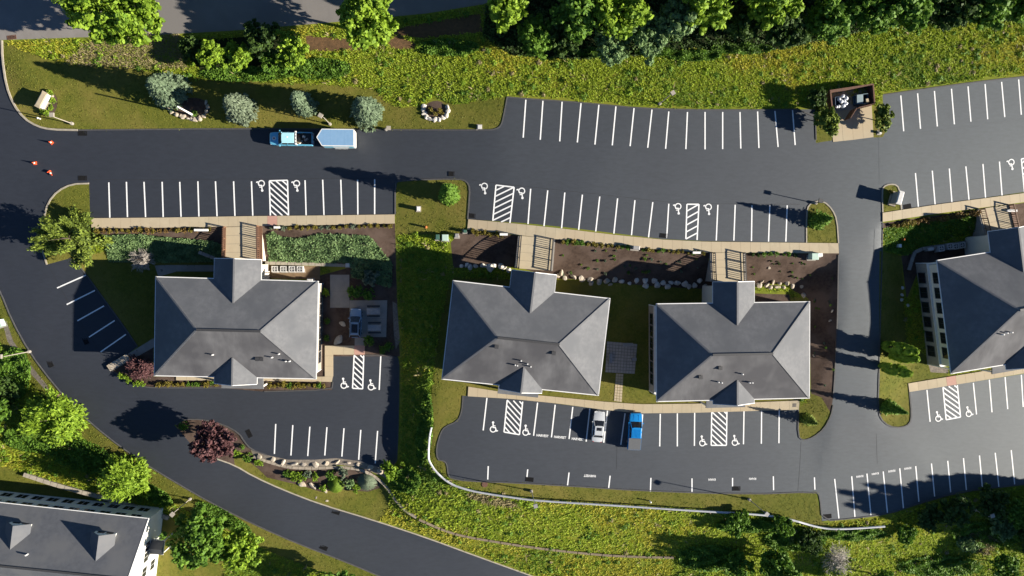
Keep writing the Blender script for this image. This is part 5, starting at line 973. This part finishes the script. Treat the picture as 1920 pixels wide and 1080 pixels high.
bx('utility_box', 'dark green utility box beside the pale one on the lawn edge', 'utility box', 821, 445, .55, .8, 1.0, GB); bx('utility_box', 'square pale green transformer box between two smaller ones', 'utility box', 835, 446, .95, .95, 1.0, GP); bx('utility_box', 'small grey-blue utility box by the mulch bed', 'utility box', 857, 442, .55, .6, .8, 'metal_grey'); bx('utility_box', 'dark small box at the walk corner', 'utility box', 872, 434, .45, .45, .7, GB)
bx('transformer', 'pale green transformer in the bed beside the side drive', 'transformer', 1521, 481, 1.1, 1.0, 1.3, GP); bx('utility_box', 'white cabinet attached right of the pale transformer', 'utility box', 1533, 478, .8, .55, .8, 'white_trim'); bx('utility_box', 'white pedestal box on the middle lawn island', 'utility box', 785, 392, .45, .6, .9, 'white_trim'); bx('utility_box', 'white pedestal on the lawn by the right-edge office', 'utility box', 1681, 461, .4, .5, 1.0, 'white_trim'); bx('transformer', 'pale transformer at the left edge by the gravel path', 'transformer', 3, 606, 1.2, 1.1, 1.1, GP, .3); bx('utility_box', 'small grey box at the low wall end right of the condensers', 'utility box', 653, 497, .6, .55, .8, 'metal_light')
bx('utility_box', 'grey box standing on the middle walk edge', 'utility box', 1190, 465, 1.0, .55, 1.2, 'metal_grey', -.1); bx('utility_box', 'small white box on the lawn beside the dormer house', 'utility box', 289, 1053, .25, .3, .4, 'white_trim'); bx('utility_box', 'white box by the bushy dumpster corner', 'utility box', 1648, 249, .4, .4, .5, 'white_trim'); bx('utility_box', 'small white box on the grass corner of the upper lot', 'utility box', 899, 239, .55, .6, .45, 'metal_light')
for x, y, w, lb in ((381, 432, 1.9, 'left of the brown-railed bridge'), (1303, 474, 1.1, 'left of the third bridge'), (944, 440, 1.1, 'left of the middle bridge'), (522, 427, .8, 'right of the brown-railed bridge'), (1890, 396, 1.5, 'at the right-edge bridge')):
    root = thing('address_sign', 'low white sign slab in the bed ' + lb, 'sign', G(x, y)); ob('panel', MB().box(-w / 2, w / 2, -.12, .12, .25, .85), 'white_trim', root)
    for s in (-1, 1): ob('post', MB().box(s * w * .42 - .06, s * w * .42 + .06, -.06, .06, -.2, .249), 'metal_grey', root)
    ob('cap', MB().box(-w / 2 - .05, w / 2 + .05, -.17, .17, .851, .91), 'white_trim', root)
def hydrant(px, py, label):
    root = thing('fire_hydrant', label, 'fire hydrant', G(px, py)); m = mat('hydrant', (.55, .16, .04), (.45, .12, .03), 4, .5); ob('body', MB().lathe([(.2, -.1), (.2, .06), (.14, .07), (.14, .6), (.17, .61), (.16, .72), (.08, .82), (.04, .88)], 12), m, root)
    for s in (-1, 1): ob('outlet', MB().tube((s * .12, 0, .45), (s * .24, 0, .45), .07, .07, 8), m, root)
hydrant(799, 426, 'orange fire hydrant on the middle lawn island'); hydrant(1690, 449, 'orange fire hydrant on the green bank of the right-edge office')
def ac(px, py, label, group, rz=0, dark=False):
    root = thing('condenser', label, 'air conditioner', G(px, py), rz, group); c = .46; ob('cabinet', MB().box(-c, c, -c, c, .08, .95), 'metal_light', root); ob('pad', MB().box(-.6, .6, -.6, .6, -.2, .079), 'concrete_grey', root)
    mb = MB().box(-c, c, -c, -.37, .951, 1.0).box(-c, c, .37, c, .951, 1.0).box(-c, -.37, -.37, .37, .951, 1.0).box(.37, c, -.37, .37, .951, 1.0); ob('top_frame', mb, 'metal_light', root)
    ob('fan_well', MB().lathe([(.36, .952), (.36, .965)], 16), 'metal_dark', root); mb = MB().lathe([(.09, .966), (.09, .99)], 10)
    for k in range(4): mb.bar((.09, 0, .975), (.34, 0, .98), .12, .01); mb.v[-8:] = [tuple(Matrix.Rotation(k * 1.571, 4, 'Z') @ Vector(v)) for v in mb.v[-8:]]
    ob('fan', mb, 'metal_light', root)
for i, x in enumerate((518, 534, 550, 565)): ac(x, 504.5, ('leftmost', 'second', 'third', 'rightmost')[i] + ' condenser unit behind the leftmost office', 'condensers behind the leftmost office')
for x, y in ((1758, 466), (1774, 462), (1785, 462), (1797, 460)): ac(x, y, 'shaded condenser unit in the right-edge office yard', 'condensers in the right office yard', .14)
# monument signs
def monument(px, py, label, w, d, h, rz, stones=False):
    root = thing('monument_sign', label, 'sign', G(px, py), rz); ob('plinth', MB().box(-d / 2 - .15, d / 2 + .15, -w / 2 - .2, w / 2 + .2, -.3, .4), 'block', root); ob('slab', MB().box(-d / 2, d / 2, -w / 2, w / 2, .401, h), 'wall_white' if not stones else 'metal_grey', root)
    ob('cap', MB().loft([[(-d / 2 * k, -w / 2 * k, z), (d / 2 * k, -w / 2 * k, z), (d / 2 * k, w / 2 * k, z), (-d / 2 * k, w / 2 * k, z)] for k, z in ((1.15, h + .001), (1.15, h + .08), (.8, h + .16))]), 'concrete' if not stones else 'metal_light', root)
    ob('sign_face', MB().box(d / 2 + .002, d / 2 + .03, -w * .4, w * .4, h * .35, h * .85), 'white_trim', root)
monument(88, 191, 'white slab sign in its own bed on the corner lawn', 2.2, .75, 1.35, R(-28)); monument(1673, 373, 'grey monument sign on the tiny island of the right lot', 1.8, .75, 1.9, R(-15), True)
# white flagpole-like mast, pipe fountain, hose-reel lid
root = thing('white_mast', 'leaning-looking white mast by the leftmost spruce', 'mast', G(362, 216)); ob('pole', MB().tube((0, 0, -.3), (0, 0, 5.4), .17, .10, 10), 'white_trim', root); ob('finial', MB().lathe([(.02, 5.4), (.11, 5.48), (.11, 5.56), (.02, 5.64)], 10), 'white_trim', root); ob('footing', MB().lathe([(.3, -.2), (.3, .12)], 12), 'concrete_grey', root)
root = thing('manhole', 'round rusty manhole cover on the strip below the lower lot', 'manhole', G(909, 908)); ob('rim', MB().lathe([(.48, -.1), (.48, .05), (.40, .051)], 20), 'brick_brown', root); ob('cover', MB().lathe([(.39, .0), (.39, .06)], 20), 'brick_brown', root)
root = thing('wooden_box', 'small pinkish wooden box on the grass by the drive bend', 'box', G(112, 745), .4); ob('box', MB().box(-.4, .4, -.4, .4, -.1, .3), 'brick_brown', root); ob('lid', MB().box(-.45, .45, -.45, .45, .301, .36), 'ramp_red', root)
for x, y, lb in ((163, 408, 'yellow marker post on the left island corner'), (1218, 939, 'white marker stub below the lower lot'), (76, 223, 'round white marker disc by the curved kerb')):
    root = thing('marker_post', lb, 'marker', G(x, y)); ob('post', MB().tube((0, 0, -.2), (0, 0, .7), .09, .09, 8), mat('yellow', (.7, .62, .12), (.6, .5, .1), 3, .5) if x == 163 else 'white_trim', root); ob('cap', MB().lathe([(.13, .701), (.13, .76), (.05, .8)], 10), 'white_trim', root)
root = thing('condenser', 'white condenser on a slab above the dormer house', 'air conditioner', G(33, 930), -.13); ob('pad', MB().box(-.7, 2.1, -.6, .6, -.2, .08), 'concrete', root); ob('cabinet', MB().box(-.45, .45, -.45, .45, .081, .9), 'white_trim', root); ob('fan_well', MB().lathe([(.33, .901), (.33, .92)], 14), 'metal_grey', root)
for x, y, rz, lb in ((489, 516, 0, 'blue-grey tank box in the shade behind the leftmost office'), (583, 526, 0, 'small blue-grey vent box at the roof edge'), (1740, 467, .1, 'pale long box in the right-edge office yard')): bx('utility_box', lb, 'utility box', x, y, .9, .5, .8, 'metal_light', rz)
# picnic tables with benches
for x, y, lb in ((701, 583, 'upper grey picnic table on the shaded patio'), (703, 614, 'lower grey picnic table on the shaded patio')):
    root = thing('picnic_table', lb, 'table', G(x, y, .05), 0); m = 'metal_grey'
    for k in range(5): ob('top_plank', MB().box(-1.02, 1.02, -.5 + k * .2, -.5 + k * .2 + .185, .72, .77), m, root)
    for s in (-1, 1):
        ob('leg', MB().bar((-.0 + s * .75, -.45, .02), (s * .75, .3, .72), .07).bar((s * .75, .45, .02), (s * .75, -.3, .72), .07), 'metal_dark', root); ob('bench', MB().box(-1.0, 1.0, s * .78 - .13, s * .78 + .13, .42, .46), 'metal_dark', root); ob('stretcher', MB().bar((s * .7, -.8, .39), (s * .7, .8, .39), .06), 'metal_dark', root)
for x, y, lb in ((1144, 671, 'left dark bench on the paver square'), (1176, 646, 'top dark bench on the paver square'), (1188, 673, 'dark stool on the paver square right side')):
    root = thing('bench', lb, 'bench', G(x, y, .05), 1.57 if x == 1144 else 0); l = .35 if x == 1188 else .75
    ob('seat', MB().box(-l, l, -.24, .24, .4, .46), 'metal_grey', root)
    for s in (-1, 1): ob('leg', MB().box(s * l * .8 - .05, s * l * .8 + .05, -.2, .2, 0, .399), 'metal_dark', root)
    if x != 1188: ob('backrest', MB().box(-l, l, .241, .3, .46, .85), 'metal_grey', root)
# dumpster enclosure
def enclosure():
    h = 1.7; zg = H(1598, 190); q = [W(*p, zg + h) - Vector((0, 0, h)) for p in ((1561, 207), (1557, 170), (1637, 158), (1640, 195))]; o = q[0]; root = thing('dumpster_enclosure', 'brown brick dumpster enclosure with one gate leaf open', 'enclosure', o)
    l = [p - o for p in q]
    ob('floor_slab', MB().slab([p + Vector((0, 0, .09)) for p in (l[0], l[3], l[2], l[1])], .4), 'concrete_grey', root)
    for a, b in ((0, 1), (1, 2), (2, 3)):
        d = (l[b] - l[a]).normalized(); aa = l[a] + d * (.092 if a == 2 else -.09 if a == 1 else 0); bb = l[b] + d * (.09 if b == 2 else -.092 if b == 1 else 0); zb, zt = -.6, h
        w = ob('wall', MB().bar(Vector((aa.x, aa.y, (zb + zt) / 2)), Vector((bb.x, bb.y, (zb + zt) / 2)), .18, zt - zb), 'brick_brown', root); ob('coping', MB().bar(Vector((aa.x, aa.y, zt + .026)), Vector((bb.x, bb.y, zt + .026)), .2, .05), 'brick_brown', w)
    hx = W(1600, 205, o.z + 1) - o; tip = W(1588, 224, o.z + 1) - o
    for a, b in ((hx, tip), (l[3] + Vector((-.2, 0, 0)), W(1604, 204, o.z + 1) - o)):
        g = ob('gate', MB().bar(Vector((a.x, a.y, a.z * 0 + 1.1)), Vector((b.x, b.y, 1.1)), .07, 1.8), 'brick_brown', root)
        for k in range(7): c = a.lerp(b, (k + .5) / 7); ob('gate_board', MB().box(c.x - .09, c.x + .09, c.y - .07, c.y + .07, .3, 1.95), 'rail_brown', g)
    def bin_(px, py, rz, label, body, lid):
        c = W(px, py, o.z + 1.2) - Vector((0, 0, 1.1)); r = thing('dumpster', label, 'dumpster', c, rz); m = body; w, d = 1.75, 1.35
        ob('floor', MB().box(-w / 2, w / 2, -d / 2, d / 2, .12, .2), m, r)
        for s in (-1, 1): ob('side_panel', MB().loft([[(s * w / 2 - .04 * k, -d / 2, .1), (s * w / 2 - .04 * k, d / 2, .1), (s * w / 2 - .04 * k, d / 2, 1.35), (s * w / 2 - .04 * k, -d / 2, 1.15)] for k in (-1, 1)]), m, r); ob('fork_pocket', MB().box(s * (w / 2 + .12) - .08, s * (w / 2 + .12) + .08, -d / 2 + .1, d / 2 - .1, .6, .78), m, r)
        ob('end_panel', MB().box(-w / 2 + .041, w / 2 - .041, -d / 2 - .03, -d / 2 + .03, .1, 1.14), m, r); ob('end_panel', MB().box(-w / 2 + .041, w / 2 - .041, d / 2 - .03, d / 2 + .03, .1, 1.34), m, r)
        for s in (-1, 1):
            for t in (-1, 1): ob('caster', MB().tube((s * .7, t * .5 - .03, .06), (s * .7, t * .5 + .03, .06), .06, .06, 8), 'metal_dark', r)
        if lid: ob('lid', MB().slab([(-w / 2, -d / 2, 1.19), (.1, -d / 2, 1.19), (.1, d / 2, 1.40), (-w / 2, d / 2, 1.40)], .04), lid, r); ob('rim', MB().box(.1, w / 2, -d / 2 - .05, -d / 2 + .02, 1.141, 1.2).box(.1, w / 2, d / 2 - .02, d / 2 + .05, 1.341, 1.4), lid, r)
        return c
    navy = mat('dumpster_blue', (.012, .035, .075), (.02, .05, .09), 2, .5)
    bin_(1576, 190, .12, 'open dark dumpster heaped with white trash bags', navy, None); bin_(1616, 186, .12, 'blue dumpster with half its lid closed', navy, mat('lid_grey', (.16, .22, .24), (.12, .17, .2), 2, .5))
    bw = mat('bag_white', (.72, .73, .74), (.6, .61, .63), 4, .45)
    for i, (x, y, r) in enumerate(((1574, 186, .3), (1580, 181, .32), (1578, 190, .34), (1587, 184, .32), (1583, 191, .33), (1586, 194, .3), (1582, 199, .36), (1573, 199, .26), (1569, 200, .22))):
        mb = MB(); mb.lathe([(.05, 0), (r * .9, .05), (r, r * .5), (r * .75, r), (r * .25, r * 1.3), (.05, r * 1.35), (.1, r * 1.6)], 10); b = ob('trash_bag', mb, bw, None, True, loc=W(x, y, o.z + 1.25) - Vector((0, 0, r * .6)), rz=i); b.rotation_euler = (random.uniform(-.4, .4), random.uniform(-.4, .4), i); tag(b, 'white trash bag heaped on the open dumpster', 'trash bag', 'bags on the dumpster')
    b = ob('cardboard_box', MB().box(-.2, .2, -.25, .25, 0, .35).box(-.22, .22, -.27, -.251, .25, .4), 'concrete', None, loc=W(1624, 189, o.z + 1.15), rz=.2); tag(b, 'pale carton sticking out of the half-lidded dumpster', 'carton')
enclosure()
# ------------------------------------------------------------------ vehicles (nose towards +x, origin on the ground under the middle)
def ringx(x, w, z0, z1, tuck=.86, crown=.03, n=0):
    return [(x, -w * tuck, z0), (x, -w, z0 + .22), (x, -w, z0 + (z1 - z0) * .62), (x, -w * .93, z1 - .03), (x, -w * .6, z1 + crown * .6), (x, 0, z1 + crown), (x, w * .6, z1 + crown * .6), (x, w * .93, z1 - .03), (x, w, z0 + (z1 - z0) * .62), (x, w, z0 + .22), (x, w * tuck, z0)]
def wheels(root, xs, w, r, tw=.24):
    for x in xs:
        for s in (-1, 1):
            t = ob('wheel', MB().tube((x, s * (w - tw), r), (x, s * w, r), r, r, 18), 'tyre', root, True); ob('rim', MB().tube((x, s * (w - .02), r), (x, s * (w + .012), r), r * .62, r * .58, 14), 'rim', t)
            ob('wheel_arch', MB().tube((x, s * (w - tw - .05), r + .03), (x, s * (w - .005), r + .03), r * 1.16, r * 1.16, 18), 'metal_dark', root)
def glassbox(root, bot, top, zb, zt, paint, roofm=None, roof_ribs=0, sunroof=None):
    # bot/top: (x_rear, x_front, half width rear, half width front)
    def ring(q, z): xr, xf, wr, wf = q; return [(xr, -wr, z), (xf, -wf, z), (xf + .08, -wf * .5, z), (xf + .08, wf * .5, z), (xf, wf, z), (xr, wr, z)]
    b, t = ring(bot, zb), ring(top, zt); ob('window_glass', MB().loft([b, t]), 'glass', root)
    for i in (0, 1, 4, 5): ob('pillar', MB().bar(Vector(b[i]) * 1.0, Vector(t[i]), .09), paint, root)
    xm = (bot[0] + bot[1]) / 2; ym = (bot[2] + bot[3]) / 2
    for s in (-1, 1): ob('door_pillar', MB().bar((xm, s * (ym + .008), zb), ((top[0] + top[1]) / 2, s * ((top[2] + top[3]) / 2 + .012), zt), .09, .03), paint, root)
    rt = ring(top, zt + .005); k = .96; cx = (top[0] + top[1]) / 2
    r2 = [(cx + (x - cx) * k, y * .9, zt + .07) for x, y, z in rt]; roof = ob('roof_panel', MB().loft([[(x, y, zt - .05) for x, y, z in rt], rt, r2]), roofm or paint, root)
    for j in range(roof_ribs):
        y = (j - (roof_ribs - 1) / 2) * top[2] * 1.5 / roof_ribs; ob('roof_rib', MB().box(top[0] + .1, top[1] - .25, y - .035, y + .035, zt + .06, zt + .095), roofm or paint, roof)
    if sunroof: ob('sunroof', MB().box(sunroof[0], sunroof[1], -sunroof[2], sunroof[2], zt + .06, zt + .078), 'glass', roof)
def lights(root, xf, xr, w, zf, zr):
    hl = mat('headlight', (.7, .72, .74), (.6, .6, .6), 5, .15); tl = mat('taillight', (.35, .01, .01), (.3, .01, .01), 5, .25)
    for s in (-1, 1): ob('headlight', MB().box(xf - .22, xf + .015, s * w - .2, s * w + .2, zf - .09, zf + .07), hl, root); ob('taillight', MB().box(xr - .015, xr + .12, s * w - .12, s * w + .12, zr - .14, zr + .14), tl, root)
def mirrors(root, x, w, z, paint):
    for s in (-1, 1): ob('mirror', MB().box(x - .06, x + .08, s * w - .02 + (0 if s > 0 else -.16), s * w + .02 + (.16 if s > 0 else 0), z, z + .16), paint, root)
def suv(label, px, py, ang, paint, sun, L=4.85, Wd=1.92, H_=1.62, sedan=False):
    root = thing('parked_car', label, 'car', G(px, py), ang); l, w = L / 2, Wd / 2; zb = .98 if not sedan else .9
    st = [(-l, .72, .42, zb - .18), (-l + .08, .86, .34, zb - .06), (-l + .5, .97, .24, zb), (-1.0, 1, .22, zb), (.2, 1, .22, zb), (l * .38, 1, .22, zb - .02), (l - .9, .98, .24, zb - .08), (l - .3, .9, .28, zb - .18), (l - .06, .74, .34, zb - .3), (l, .6, .42, zb - .4)]
    ob('body', MB().loft([ringx(x, w * k, z0, z1) for x, k, z0, z1 in st]), paint, root, True)
    if sedan: glassbox(root, (-l + .72, .95, w * .86, w * .88), (-l + 1.2, .2, w * .72, w * .74), zb - .02, H_ - .12, paint, sunroof=(-.5, .0, .42) if sun else None)
    else: glassbox(root, (-l + .12, 1.0, w * .88, w * .9), (-l + .5, .15, w * .72, w * .74), zb - .02, H_ - .07, paint, sunroof=(-1.45, -.1, .48) if sun else None)
    wheels(root, (-l * .58, l * .6), w + .01, .35); lights(root, l - .1, -l + .04, w * .62, zb - .3, zb - .2); mirrors(root, .75, w + .01, zb - .02, paint)
    for s in (-1, 1):
        for x in (-.9, .25): ob('door_handle', MB().box(x - .1, x + .1, s * w - .01, s * w + .03, zb - .2, zb - .16), 'rim', root)
    ob('bumper', MB().box(l - .12, l + .03, -w * .55, w * .55, .3, .42), 'metal_dark', root); ob('bumper', MB().box(-l - .02, -l + .12, -w * .66, w * .66, .36, .5), 'metal_dark', root)
    if not sedan:
        for s in (-1, 1): ob('roof_rack', MB().bar((-l + .7, s * w * .66, H_ + .03), (.1, s * w * .66, H_ + .03), .05), 'metal_dark', root)
    return root
def carpaint(n, a, rough=.25, metal=.3): return mat(n, a, tuple(v * .92 for v in a), 2, rough, metal=metal, spec=.6)
silver = carpaint('paint_silver', (.62, .64, .64)); bluegrey = carpaint('paint_bluegrey', (.26, .36, .46), .18)
suv('silver sedan with dark sunroof parked nose to the lower walk', 1120.5, 798, adir((1119, 820), (1123, 778)), silver, True, L=4.85, Wd=1.9, H_=1.5, sedan=True)
suv('blue-grey wagon with black glass roof parked on the shaded patio', 668, 605, adir((668, 625), (669, 585)), bluegrey, True, L=4.6, Wd=1.88, H_=1.68)
def pickup(label, px, py, ang, paint, roofm=None, ribs=0, cover=None, L=6.0, Wd=2.02, white=None, bar=False, cab0=-.75, wsb=.58, rff=.37):
    root = thing('pickup_truck', label, 'pickup truck', G(px, py), ang); l, w = L / 2, Wd / 2; zb = 1.18
    st = [(cab0 - .02, 1, .42, zb), (.3, 1, .40, zb), (l * .5, 1, .40, zb + .02), (l * .66, .99, .42, zb), (l - .5, .96, .46, zb - .05), (l - .12, .88, .5, zb - .12), (l, .74, .56, zb - .22)]
    ob('body', MB().loft([ringx(x, w * k, z0, z1) for x, k, z0, z1 in st]), paint, root, True)
    glassbox(root, (cab0 + .05, l * wsb, w * .90, w * .9), (cab0 + .12, l * rff, w * .78, w * .78), zb - .02, 1.83, paint, roofm, ribs)
    bed = ob('bed', MB().box(-l + .06, cab0 - .04, -w + .1, w - .1, .55, .72), 'metal_dark', root)
    for s in (-1, 1): ob('bed_side', MB().loft([[(x, s * (w - .13), .5), (x, s * (w - .01), .55), (x, s * w, .9), (x, s * (w - .02), 1.22), (x, s * (w - .13), 1.24)] for x in (-l + .02, cab0 - .05)]), paint if not (white and s < 0) else white, root)
    ob('tailgate', MB().box(-l, -l + .08, -w + .131, w - .131, .58, 1.2), paint, root); ob('bed_front', MB().box(cab0 - .1, cab0 - .045, -w + .131, w - .131, .56, 1.22), paint, root)
    ob('bumper', MB().box(-l - .16, -l - .001, -w * .9, w * .9, .5, .68), 'rim', root); ob('bumper', MB().box(l - .05, l + .1, -w * .8, w * .8, .45, .66), 'metal_dark', root); ob('grille', MB().box(l - .1, l + .03, -w * .45, w * .45, .68, .98), 'metal_dark', root)
    wheels(root, (-l * .60, l * .64), w + .0, .40, .28); lights(root, l - .14, -l + .0, w * .68, .92, 1.0); mirrors(root, l * (wsb - .08), w + .02, zb + .02, paint)
    for s in (-1, 1): ob('hood_crease', MB().bar((l * .62, s * .42, zb + .04), (l - .25, s * .36, zb - .045), .05, .03), paint, root)
    if cover: ob('bed_cover', MB().slab([(-l + .03, -w + .05, 1.26), (cab0 - .06, -w + .05, 1.26), (cab0 - .06, w - .05, 1.26), (-l + .03, w - .05, 1.26)], .05), cover, root)
    if bar:
        rk = ob('headache_rack', MB().box(cab0 - .2, cab0 - .02, -w + .02, w - .02, 1.80, 1.92), 'white_trim', root)
        for s in (-1, 1): ob('rack_post', MB().box(cab0 - .2, cab0 - .02, s * (w - .09) - .07, s * (w - .09) + .07, 1.2, 1.799), 'white_trim', rk)
        for y in (-.7, -.25, .25, .7): ob('rack_slot', MB().box(cab0 - .16, cab0 - .06, y - .1, y + .1, 1.921, 1.925), 'metal_dark', rk)
        b = ob('side_stripe', MB().box(-l + .1, l * .3, -w - .012, -w - .002, .75, 1.05), 'white_trim', root)
        for s in (-1, 1): ob('door_handle', MB().box(.5, .7, s * w - .01, s * w + .03, .98, 1.02), 'metal_dark', root)
        e = ob('hood_emblem', MB().lathe([(.3, 0), (.3, .012)], 18, (l * .78, 0, zb + .03)), 'white_trim', root); ob('emblem_centre', MB().lathe([(.12, 0), (.12, .012)], 12, (l * .78, 0, zb + .043)), 'brick_brown', e)
        e = ob('roof_emblem', MB().lathe([(.13, 0), (.13, .012)], 12, (.35, -.1, 1.9)), 'white_trim', root)
    return root
cyan = carpaint('paint_cyan', (.16, .52, .72), .3, .1); blue = carpaint('paint_blue', (.015, .25, .62), .22, .2); cyan_l = carpaint('paint_pale_cyan', (.42, .74, .80), .3, .1)
p1 = pickup('light blue pickup with white rack and loaded bed, towing the trailer', 549, 262.5, math.pi, cyan, roofm=cyan_l, L=6.25, Wd=2.0, bar=True)
pickup('bright blue pickup with ribbed roof and grey bed cover', 1188, 806, adir((1188, 838), (1192, 776)), blue, ribs=6, cover='bed_cover', L=5.75, Wd=2.05, cab0=-1.0, wsb=.55, rff=.25)
# things lying in the open bed
g0 = G(549, 262.5)
for dx, dy, s, m, nm, lb in ((1.0, .35, (.25, .2, .3), 'brick_brown', 'toolbox', 'rusty red toolbox in the light blue pickup bed'), (1.1, -.25, (.35, .4, .3), 'timber', 'tarp_bundle', 'olive tarp bundle in the light blue pickup bed'), (1.9, .3, (.16, .16, .35), 'metal_light', 'water_can', 'pale can in the light blue pickup bed'), (2.2, -.1, (.3, .12, .2), 'metal_grey', 'metal_case', 'grey case in the light blue pickup bed'), (1.3, -.6, (.45, .07, .15), 'white_trim', 'board', 'white board in the light blue pickup bed')):
    o = ob(nm, MB().box(-s[0], s[0], -s[1], s[1], 0, s[2] * 2 - .06).box(-s[0] * .85, s[0] * .85, -s[1] * .85, s[1] * .85, s[2] * 2 - .059, s[2] * 2), m, None, loc=(g0.x + dx, g0.y + dy, g0.z + .73), rz=dx * 3 % 1.5); tag(o, lb, 'cargo')
def trailer():
    g = G(636.5, 264); root = thing('cargo_trailer', 'white and blue enclosed cargo trailer with pointed nose', 'trailer', g, math.pi); L, w, z0, z1 = 5.1, 1.2, .5, 2.65; l = L / 2
    poly = [(-l, -w), (l - .5, -w), (l + .25, 0), (l - .5, w), (-l, w)]
    tb = mat('trailer_blue', (.20, .50, .62), (.17, .45, .58), 2, .35); tr = mat('trailer_roof', (.24, .40, .58), (.21, .37, .55), 1.5, .35, metal=.2)
    ob('box', MB().prism(poly, z0, z1), 'white_trim', root)
    ob('side_graphic', MB().box(-l + .25, l - .6, w + .002, w + .014, z0 + .2, z1 - .5), tb, root); ob('side_graphic', MB().box(-l + .25, l - .6, -w - .014, -w - .002, z0 + .2, z1 - .5), tb, root); ob('lettering_panel', MB().box(-l + .9, l - 1.9, w + .0145, w + .02, z0 + .5, z1 - .8), 'white_trim', root)
    rf = ob('roof_panel', MB().prism([(x * .985, y * .965) for x, y in poly], z1 + .001, z1 + .05), tr, root)
    for k in range(9): x = -l + .3 + k * .5; ob('roof_bow', MB().box(x - .03, x + .03, -w * .95, w * .95, z1 + .0505, z1 + .054), tr, rf)
    n = len(poly)
    for i in range(n): a, b = poly[i], poly[(i + 1) % n]; ob('edge_trim', MB().bar((*a, z1 + .01), (*b, z1 + .01), .1, .09), 'white_trim', root)
    ob('rear_door', MB().box(-l - .05, -l - .002, -w * .9, w * .9, z0 + .1, z1 - .15), 'white_trim', root); ob('door_sticker', MB().box(-l - .058, -l - .051, -.25, .35, 1.5, 2.2), mat('sticker', (.8, .7, .12), (.75, .65, .1), 3, .5), root)
    ob('tongue', MB().bar((l - .3, -.5, .48), (l + 1.3, 0, .48), .1).bar((l - .3, .5, .48), (l + 1.3, 0, .48), .1), 'metal_dark', root); ob('jack', MB().tube((l + .8, 0, .05), (l + .8, 0, .95), .05, .05, 8), 'metal_grey', root)
    for x in (-.85, -.05):
        for s in (-1, 1): t = ob('wheel', MB().tube((x, s * (w - .08), .34), (x, s * (w + .12), .34), .34, .34, 16), 'tyre', root, True); ob('rim', MB().tube((x, s * (w + .1), .34), (x, s * (w + .13), .34), .2, .19, 12), 'rim', t)
    for s in (-1, 1): ob('fender', MB().box(-1.4, .5, s * (w + .09) - .09, s * (w + .09) + .09, .74, .79), 'metal_grey', root)
trailer()
